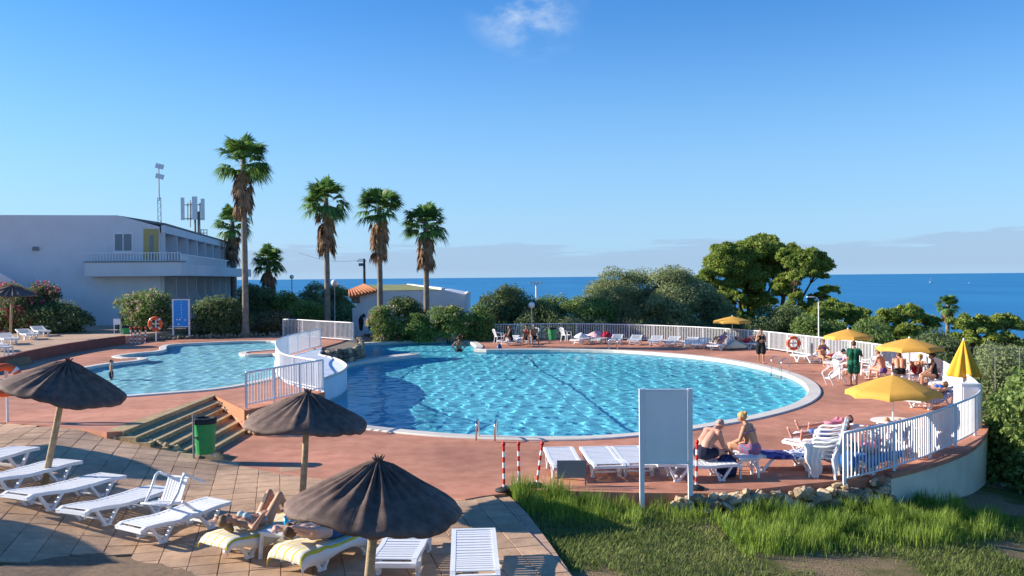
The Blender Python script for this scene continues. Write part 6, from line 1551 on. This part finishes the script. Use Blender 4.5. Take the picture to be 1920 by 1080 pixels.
    for what, mt in wear:
        wm_ = MB()
        if what in ('trunks', 'bottom', 'shorts', 'dress', 'suit'):
            caps(wm_, pel + R * .075 * k, .105 * k * f + g, pel - R * .075 * k, .105 * k * f + g)
            for s in (-1, 1): caps(wm_, pel - fw1 * .05 * k + R * s * .06 * k, .09 * k * f + g, pel - fw1 * .045 * k + R * s * .06 * k - t * .03, .085 * k * f + g)
            if what != 'bottom':
                fr2 = .62 if what == 'shorts' else .75 if what == 'dress' else .42
                if what != 'suit':
                    for S in 'LR': sh, el, wr, hp, kn, an, toe = J[S]; caps(wm_, hp, .098 * k * f + g + .006, hp.lerp(kn, fr2), .080 * k * fr + g + (.03 if what == 'dress' else .008))
                if what in ('trunks', 'shorts'): caps(wm_, pel + R * .07 + t * .05, .10 * k * f + g, pel - R * .07 + t * .05, .10 * k * f + g)
        if what in ('shirt', 'dress', 'suit'):
            for s in (-1, 1): caps(wm_, pel + R * s * .07 * k + t * .02, .10 * k * f + g, waist + R * s * w_, .088 * k * f + g); caps(wm_, waist + R * s * w_, .088 * k * f + g, chest + R * s * .085 * k, .100 * k * fr + g); caps(wm_, chest + R * s * .085 * k, .10 * k * fr + g, nb_ - t2 * (.05 if what == 'shirt' else .09) * k + R * s * .09 * k, .075 * k + g)
            if what == 'shirt':
                for S in 'LR': sh, el, *_ = J[S]; caps(wm_, sh - t2 * .01, .060 * k * fr + g, sh.lerp(el, .75), .05 * k * fr + g); caps(wm_, nb_ - t2 * .03 * k, .06, sh, .060 * k * fr + g)
            if female:
                for s in (-1, 1): c_ = chest + fw * .075 * k + R * s * .075 * k; caps(wm_, c_, .058 * k * fr + g, c_ + fw * .018, .05 * k * fr + g)
        if what == 'top':
            for s in (-1, 1): c_ = chest + fw * .078 * k + R * s * .075 * k; caps(wm_, c_ - t2 * .01, .058 * k * fr + g, c_ + fw * .018, .05 * k * fr + g)
            n_ = 20; band = []
            for q in range(n_ + 1): a = 6.2832 * q / n_; band.append(chest - t2 * .02 * k + R * math.cos(a) * (.19 * k * fr + .012) + fw * math.sin(a) * (.108 * k * fr + .014))
            wm_.tube(band, .014, 6, True)
        fuse(wm_, {'trunks': 'swim_trunks', 'bottom': 'bikini_bottom', 'shorts': 'shorts', 'dress': 'beach_dress', 'suit': 'swimsuit', 'shirt': 'shirt', 'top': 'bikini_top'}[what], mt, .013, body, 3)
    return body
def stand(aL=(-.12, .05, -1), fL=(-.05, .15, -1), aR=(.12, .05, -1), fR=(.05, .15, -1), thL=(-.03, .05, -1), shL=(0, -.05, -1), thR=(.03, -.02, -1), shR=(0, -.08, -1), t=(0, 0, 1), **k):
    return dict(flip=True, t=t, hf=(0, 1, -.15), aL=aL, fL=fL, aR=aR, fR=fR, thL=thL, shL=shL, thR=thR, shR=shR, ftL=(-.15, 1, -.12), ftR=(.15, 1, -.12), h=(0, .1, 1), **k)
def at_rot(p, rz): return Matrix.Translation(p) @ Matrix.Rotation(rz, 4, 'Z')
def standing(label, x, y, rz, H, P, zb=0., **k):
    p = gp(x, y, zb); return person(label, at_rot(p + V((0, 0, H * .512 + .0)), rz), P, H, **k)
# lying frame: person lies on the lounger, head towards +x of the lounger (or -x), face up
def lying(knee=0., arms='side', spread=.12, head_up=.35, arm2=None):
    # own frame: y = towards the head, z = up (chest up), x = across
    P = dict(t=(0, 1, .06), t2=(0, 1, .10), h=(0, 1, head_up), hf=(0, -.45, 1), r=(1, 0, 0), flip=None)
    for s, S in ((-1, 'L'), (1, 'R')):
        if knee: P['th' + S] = (s * .10, -.62, knee); P['sh' + S] = (s * .02, -.55, -knee * 1.0)
        else: P['th' + S] = (s * spread, -1, .02); P['sh' + S] = (s * spread * .6, -1, -.03)
        P['ft' + S] = (s * .35, -.25, 1) if not knee else (s * .1, -1, -.1)
        if arms == 'side': P['a' + S] = (s * .45, -1, -.12); P['f' + S] = (-s * .1, -1, .12)
        elif arms == 'head': P['a' + S] = (s * .9, .55, .1); P['f' + S] = (-s * .75, .65, .1)
        elif arms == 'phone': P['a' + S] = (s * .5, -.7, .25); P['f' + S] = (-s * .45, -.35, .75)
    P['r'] = (1, 0, 0)
    return P
# lying: front of body is r x t = (1,0,0)x(0,1,0) = +z : up
def on_lounger(label, Mx, xl, P, H, flip=False, z=.46, yoff=0., **k):
    R3 = Mx.to_3x3(); ax = R3 @ V((1, 0, 0)); ax = ax.normalized(); up = (R3 @ V((0, 0, 1))).normalized()
    if flip: ax = -ax
    xr = ax.cross(up).normalized(); yv = ax
    o = Mx @ V((xl, yoff, z)); Mw = Matrix((( xr.x, yv.x, up.x, o.x), (xr.y, yv.y, up.y, o.y), (xr.z, yv.z, up.z, o.z), (0, 0, 0, 1)))
    return person(label, Mw, P, H, **k)
# 1 woman sunbathing in front: head at the near (foot) end of the lounger, knees drawn up, phone in her hands
Pw = lying(knee=1.05, arms='phone'); Pw['t2'] = (0, 1, .16); Pw['hair'] = (0, .05, -.04); Pw['aL'] = (-.8, .1, -.05); Pw['fL'] = (.25, -.75, .5); Pw['aR'] = (.75, .35, .05); Pw['fR'] = (-.75, .5, .1)
pw = on_lounger('woman in a pale bikini lying on her back with knees up, holding a phone', M6, .98, Pw, 1.66, flip=True, z=.45, sk=SK_TAN, hair=H_LTBR, hairlen=.16, female=True, wear=(('top', C_AQUA), ('bottom', C_AQUA)), vox=.012)
ph = MB().box((0, 0, 0), (.075, .012, .15)); pho = ph.build('phone', mDARK); pho.matrix_world = pw.matrix_world @ Matrix.Translation((-.12, .06, .36)) @ Matrix.Rotation(.5, 4, 'X'); tag(pho, 'dark phone held up by the sunbathing woman', 'phone')
# 2 man on the next lounger, head at the near end, arms folded behind the head
Pm = lying(arms='head', spread=.10); Pm['t2'] = (0, 1, .22); Pm['h'] = (0, 1, .45); Pm['thL'] = (-.1, -1, .05); Pm['fL'] = (.55, .75, .25); Pm['aL'] = (-.75, .6, .45)
on_lounger('dark haired man in blue shorts lying with an arm behind his head', M7, .92, Pm, 1.78, flip=True, z=.46, sk=SK_FAIR, hair=H_BROWN, fat=1.06, wear=(('shorts', C_DENIM),), vox=.012)
# 3 bald man sitting on the lounger, leaning forward to the right
Ps = dict(flip=True, t=(0, .30, 1), t2=(0, .72, .75), h=(0, .85, .55), hf=(0, .75, -.7), aL=(-.12, .35, -1), fL=(.15, .8, -.55), aR=(.12, .35, -1), fR=(-.15, .8, -.55), thL=(-.22, 1, -.02), shL=(-.02, .05, -1), thR=(.22, 1, -.02), shR=(.02, .05, -1), ftL=(-.1, 1, -.1), ftR=(.1, 1, -.1), belly=True)
def sit_at(label, x, y, zs, rz, H, P, **k):
    p = gp(x, y, zs); return person(label, at_rot(V((p.x, p.y, zs + .12)), rz), P, H, **k)
sit_at('bald man with a bare back and dark trunks sitting on a lounger, bent forward', 1318, 859, .38, rad(-62), 1.76, Ps, sk=SK_PINK, hair=H_GREY, fat=1.28, bald=True, wear=(('trunks', C_NAVY),), vox=.013)
Pb = dict(flip=True, t=(0, .12, 1), t2=(0, .32, .95), h=(0, .55, .85), hf=(0, .75, -.5), aL=(-.2, .3, -1), fL=(.25, .85, -.35), aR=(.2, .3, -1), fR=(-.25, .85, -.35), thL=(-.25, 1, .12), shL=(-.05, .15, -1), thR=(.25, 1, .12), shR=(.02, .15, -1), ftL=(-.1, 1, -.1), ftR=(.1, 1, -.1), bun=True)
sit_at('blonde woman with hair tied up sitting on a lounger in a floral bottom', 1411, 852, .36, rad(52), 1.66, Pb, sk=SK_TAN, hair=H_BLOND, fat=1.25, female=True, wear=(('trunks', C_MIX), ('top', C_PURP)), vox=.013)
# 4 two pairs of bare legs: two sunbathers side by side with their feet to the left
Pl = lying(arms='side', spread=.10)
on_lounger('sunbather in light blue shorts lying with bare feet to the left beside the stacked chairs', MD, .92, Pl, 1.72, z=.47, yoff=-.12, sk=SK_PINK, hair=H_BROWN, wear=(('shorts', C_BLUEL),), vox=.014)
MD2 = Matrix.Translation((.55, .95, 0)) @ MD; dup(PROT['near3'], 'lounger behind the sunbather in light blue shorts', GR, M4=MD2)
on_lounger('second sunbather lying behind the one in light blue shorts, feet to the left', MD2, .92, Pl, 1.68, z=.47, sk=SK_PINK, hair=H_DARK, female=True, wear=(('suit', C_PINKC),), vox=.014)
# 5 persons seated behind the near railing
Pr = dict(Ps); Pr.update(t=(0, .05, 1), t2=(0, .15, 1), h=(0, .2, 1), hf=(0, 1, -.2), belly=False)
on_lounger('woman in a pink swimsuit lying behind the near railing end', MF, 1.0, lying(arms='head', spread=.1), 1.62, flip=True, z=.47, sk=SK_PINK, hair=H_DARK, fat=1.12, female=True, wear=(('suit', C_PINKC),), vox=.014)
on_lounger('sunbather lying with knees up behind the middle of the near railing', ME, .95, lying(knee=.7), 1.66, z=.47, sk=SK_TAN, hair=H_BROWN, fat=1.05, female=True, wear=(('top', C_RED), ('bottom', C_RED)), vox=.014)
# 6 woman in the blue bikini
Pq = lying(arms='head', spread=.12); Pq['t2'] = (0, 1, .32); Pq['t'] = (0, 1, .12); Pq['h'] = (0, 1, .5); Pq['aR'] = (.5, -1, -.1); Pq['fR'] = (0, -1, .05)
on_lounger('woman in a bright blue bikini sunbathing by the curved railing', MC, .98, Pq, 1.68, z=.46, sk=SK_TAN, hair=H_DARK, female=True, wear=(('top', C_BLUE), ('bottom', C_NAVY)), vox=.014)
# 7 yellow cap and companions
Pc = lying(knee=.75, arms='side'); Pc['t'] = (0, 1, .55); Pc['t2'] = (0, 1, .75); Pc['h'] = (0, .6, 1); Pc['hf'] = (0, -1, .3)
on_lounger('reclining person in a yellow cap with knees bent', MBm, .98, Pc, 1.7, z=.47, sk=SK_TAN, hair=H_BROWN, cap=C_YEL, wear=(('trunks', C_RED),), vox=.016)
sit_at('woman with dark hair in a bun sitting upright near the folded umbrella', 1752, 710, .38, rad(70), 1.66, dict(Pr, bun=True), sk=SK_BROWN, hair=H_DARK, female=True, wear=(('suit', C_BLACK),), vox=.016)
sit_at('man with a bare back and dark trunks, right one of two sitting on a lounger', 1687, 702, .38, rad(-20), 1.74, dict(Ps, belly=False), sk=SK_PINK, hair=H_BROWN, wear=(('trunks', C_BLACK),), vox=.016)
sit_at('bare backed person sitting left of the man in dark trunks', 1655, 700, .38, rad(25), 1.68, Pb, sk=SK_PINK, hair=H_LTBR, female=True, wear=(('bottom', C_PURP),), vox=.016)
standing('person in a dark green shirt standing among the white chairs', 1601, 722, rad(-25), 1.66, stand(t2=(0, .12, 1), aR=(.3, .5, -.8), fR=(.1, .9, -.1)), sk=SK_TAN, hair=H_BROWN, wear=(('shirt', C_GREEN), ('dress', C_GREEN)), fat=1.12, vox=.016)
sit_at('person in a pale pink shirt sitting behind the one in green', 1600, 688, .40, rad(100), 1.62, dict(Ps, belly=False), sk=SK_TAN, hair=H_DARK, female=True, wear=(('shirt', C_PINKL), ('trunks', C_RED)), vox=.016)
Pk = dict(Pr); Pk.update(aL=(-.8, -.2, -.6), fL=(.6, .2, .5), aR=(.6, .2, -.7), fR=(-.3, .8, .2))
sit_at('woman in a purple bikini sitting on a lounger near the lifebuoy', 1541, 673, .36, rad(195), 1.62, Pk, sk=SK_TAN, hair=H_BROWN, fat=1.3, female=True, wear=(('top', C_PURP), ('bottom', C_PURP)), vox=.016)
# 8 walking woman in black
standing('woman in a black dress walking along the far side of the pool', 1427, 681, rad(165), 1.64, stand(thL=(-.03, .30, -1), shL=(0, -.05, -1), thR=(.03, -.16, -1), shR=(0, -.42, -1), aR=(.25, .35, -.9), fR=(-.35, .8, .5), aL=(-.3, .2, -1), fL=(.5, .7, .25)), sk=SK_TAN, hair=H_BROWN, fat=1.12, female=True, wear=(('dress', C_BLACK),), vox=.015)
# 9 far group below the umbrella and along the railing
Pf = lying(knee=.0, arms='side'); Pf['t'] = (0, 1, .55); Pf['t2'] = (0, 1, .65); Pf['h'] = (0, .8, .8); Pf['thL'] = (-.1, -.8, .6); Pf['shL'] = (-.05, -.7, -.6)
on_lounger('reclining woman on the far lounger with one knee raised', MR, .95, Pf, 1.66, z=.48, sk=SK_TAN, hair=H_BLOND, female=True, wear=(('suit', C_PINKC),), vox=.018)
MR2 = frame_M(gp(1420, 655, 0), gp(1380, 652, 0)); dup(PROT['far'], 'far lounger with the sunbather lying behind the walking woman', GF, M4=MR2)
on_lounger('sunbather lying on the lounger behind the walking woman in black', MR2, .95, lying(knee=.4), 1.7, z=.47, sk=SK_PINK, hair=H_DARK, wear=(('trunks', C_RED),), vox=.018)
fa = bpy.data.objects
sit_at('sunbather with raised knees sitting by the far railing corner', 958, 639, .36, rad(80), 1.65, dict(Pr, thL=(-.2, .8, .7), thR=(.2, .8, .7), shL=(0, .35, -1), shR=(0, .35, -1)), sk=SK_BROWN, hair=H_DARK, female=True, wear=(('suit', C_BLACK),), vox=.018)
sit_at('left person of the couple seated at the far railing', 988, 637, .42, rad(170), 1.65, Pr, sk=SK_BROWN, hair=H_DARK, female=True, wear=(('top', C_RED), ('bottom', C_BLACK)), vox=.018)
sit_at('right person of the couple seated at the far railing', 1001, 637, .42, rad(190), 1.72, Pr, sk=SK_BROWN, hair=H_BROWN, wear=(('trunks', C_BLACK),), vox=.018)
standing('person in dark shorts standing by the corner of the far railing', 872, 633.5, rad(20), 1.62, stand(), sk=SK_TAN, hair=H_BROWN, wear=(('shorts', C_DENIM),), vox=.018)
# 10 man wading in the far arm of the pool, hands on hips; child in the small pool
standing('man standing waist deep in the water of the pool arm', 861, 686, rad(0), 1.74, stand(aL=(-.75, -.1, -.8), fL=(.55, .3, -.7), aR=(.75, -.1, -.8), fR=(-.55, .3, -.7)), zb=-1.0, sk=SK_BROWN, hair=H_DARK, wear=(('trunks', C_BLACK),), vox=.018)
standing('child standing in the shallow water of the small pool', 209, 728, rad(-70), 1.05, stand(), zb=ZL - .42, sk=SK_TAN, hair=H_LTBR, wear=(('trunks', C_NAVY),), vox=.014)
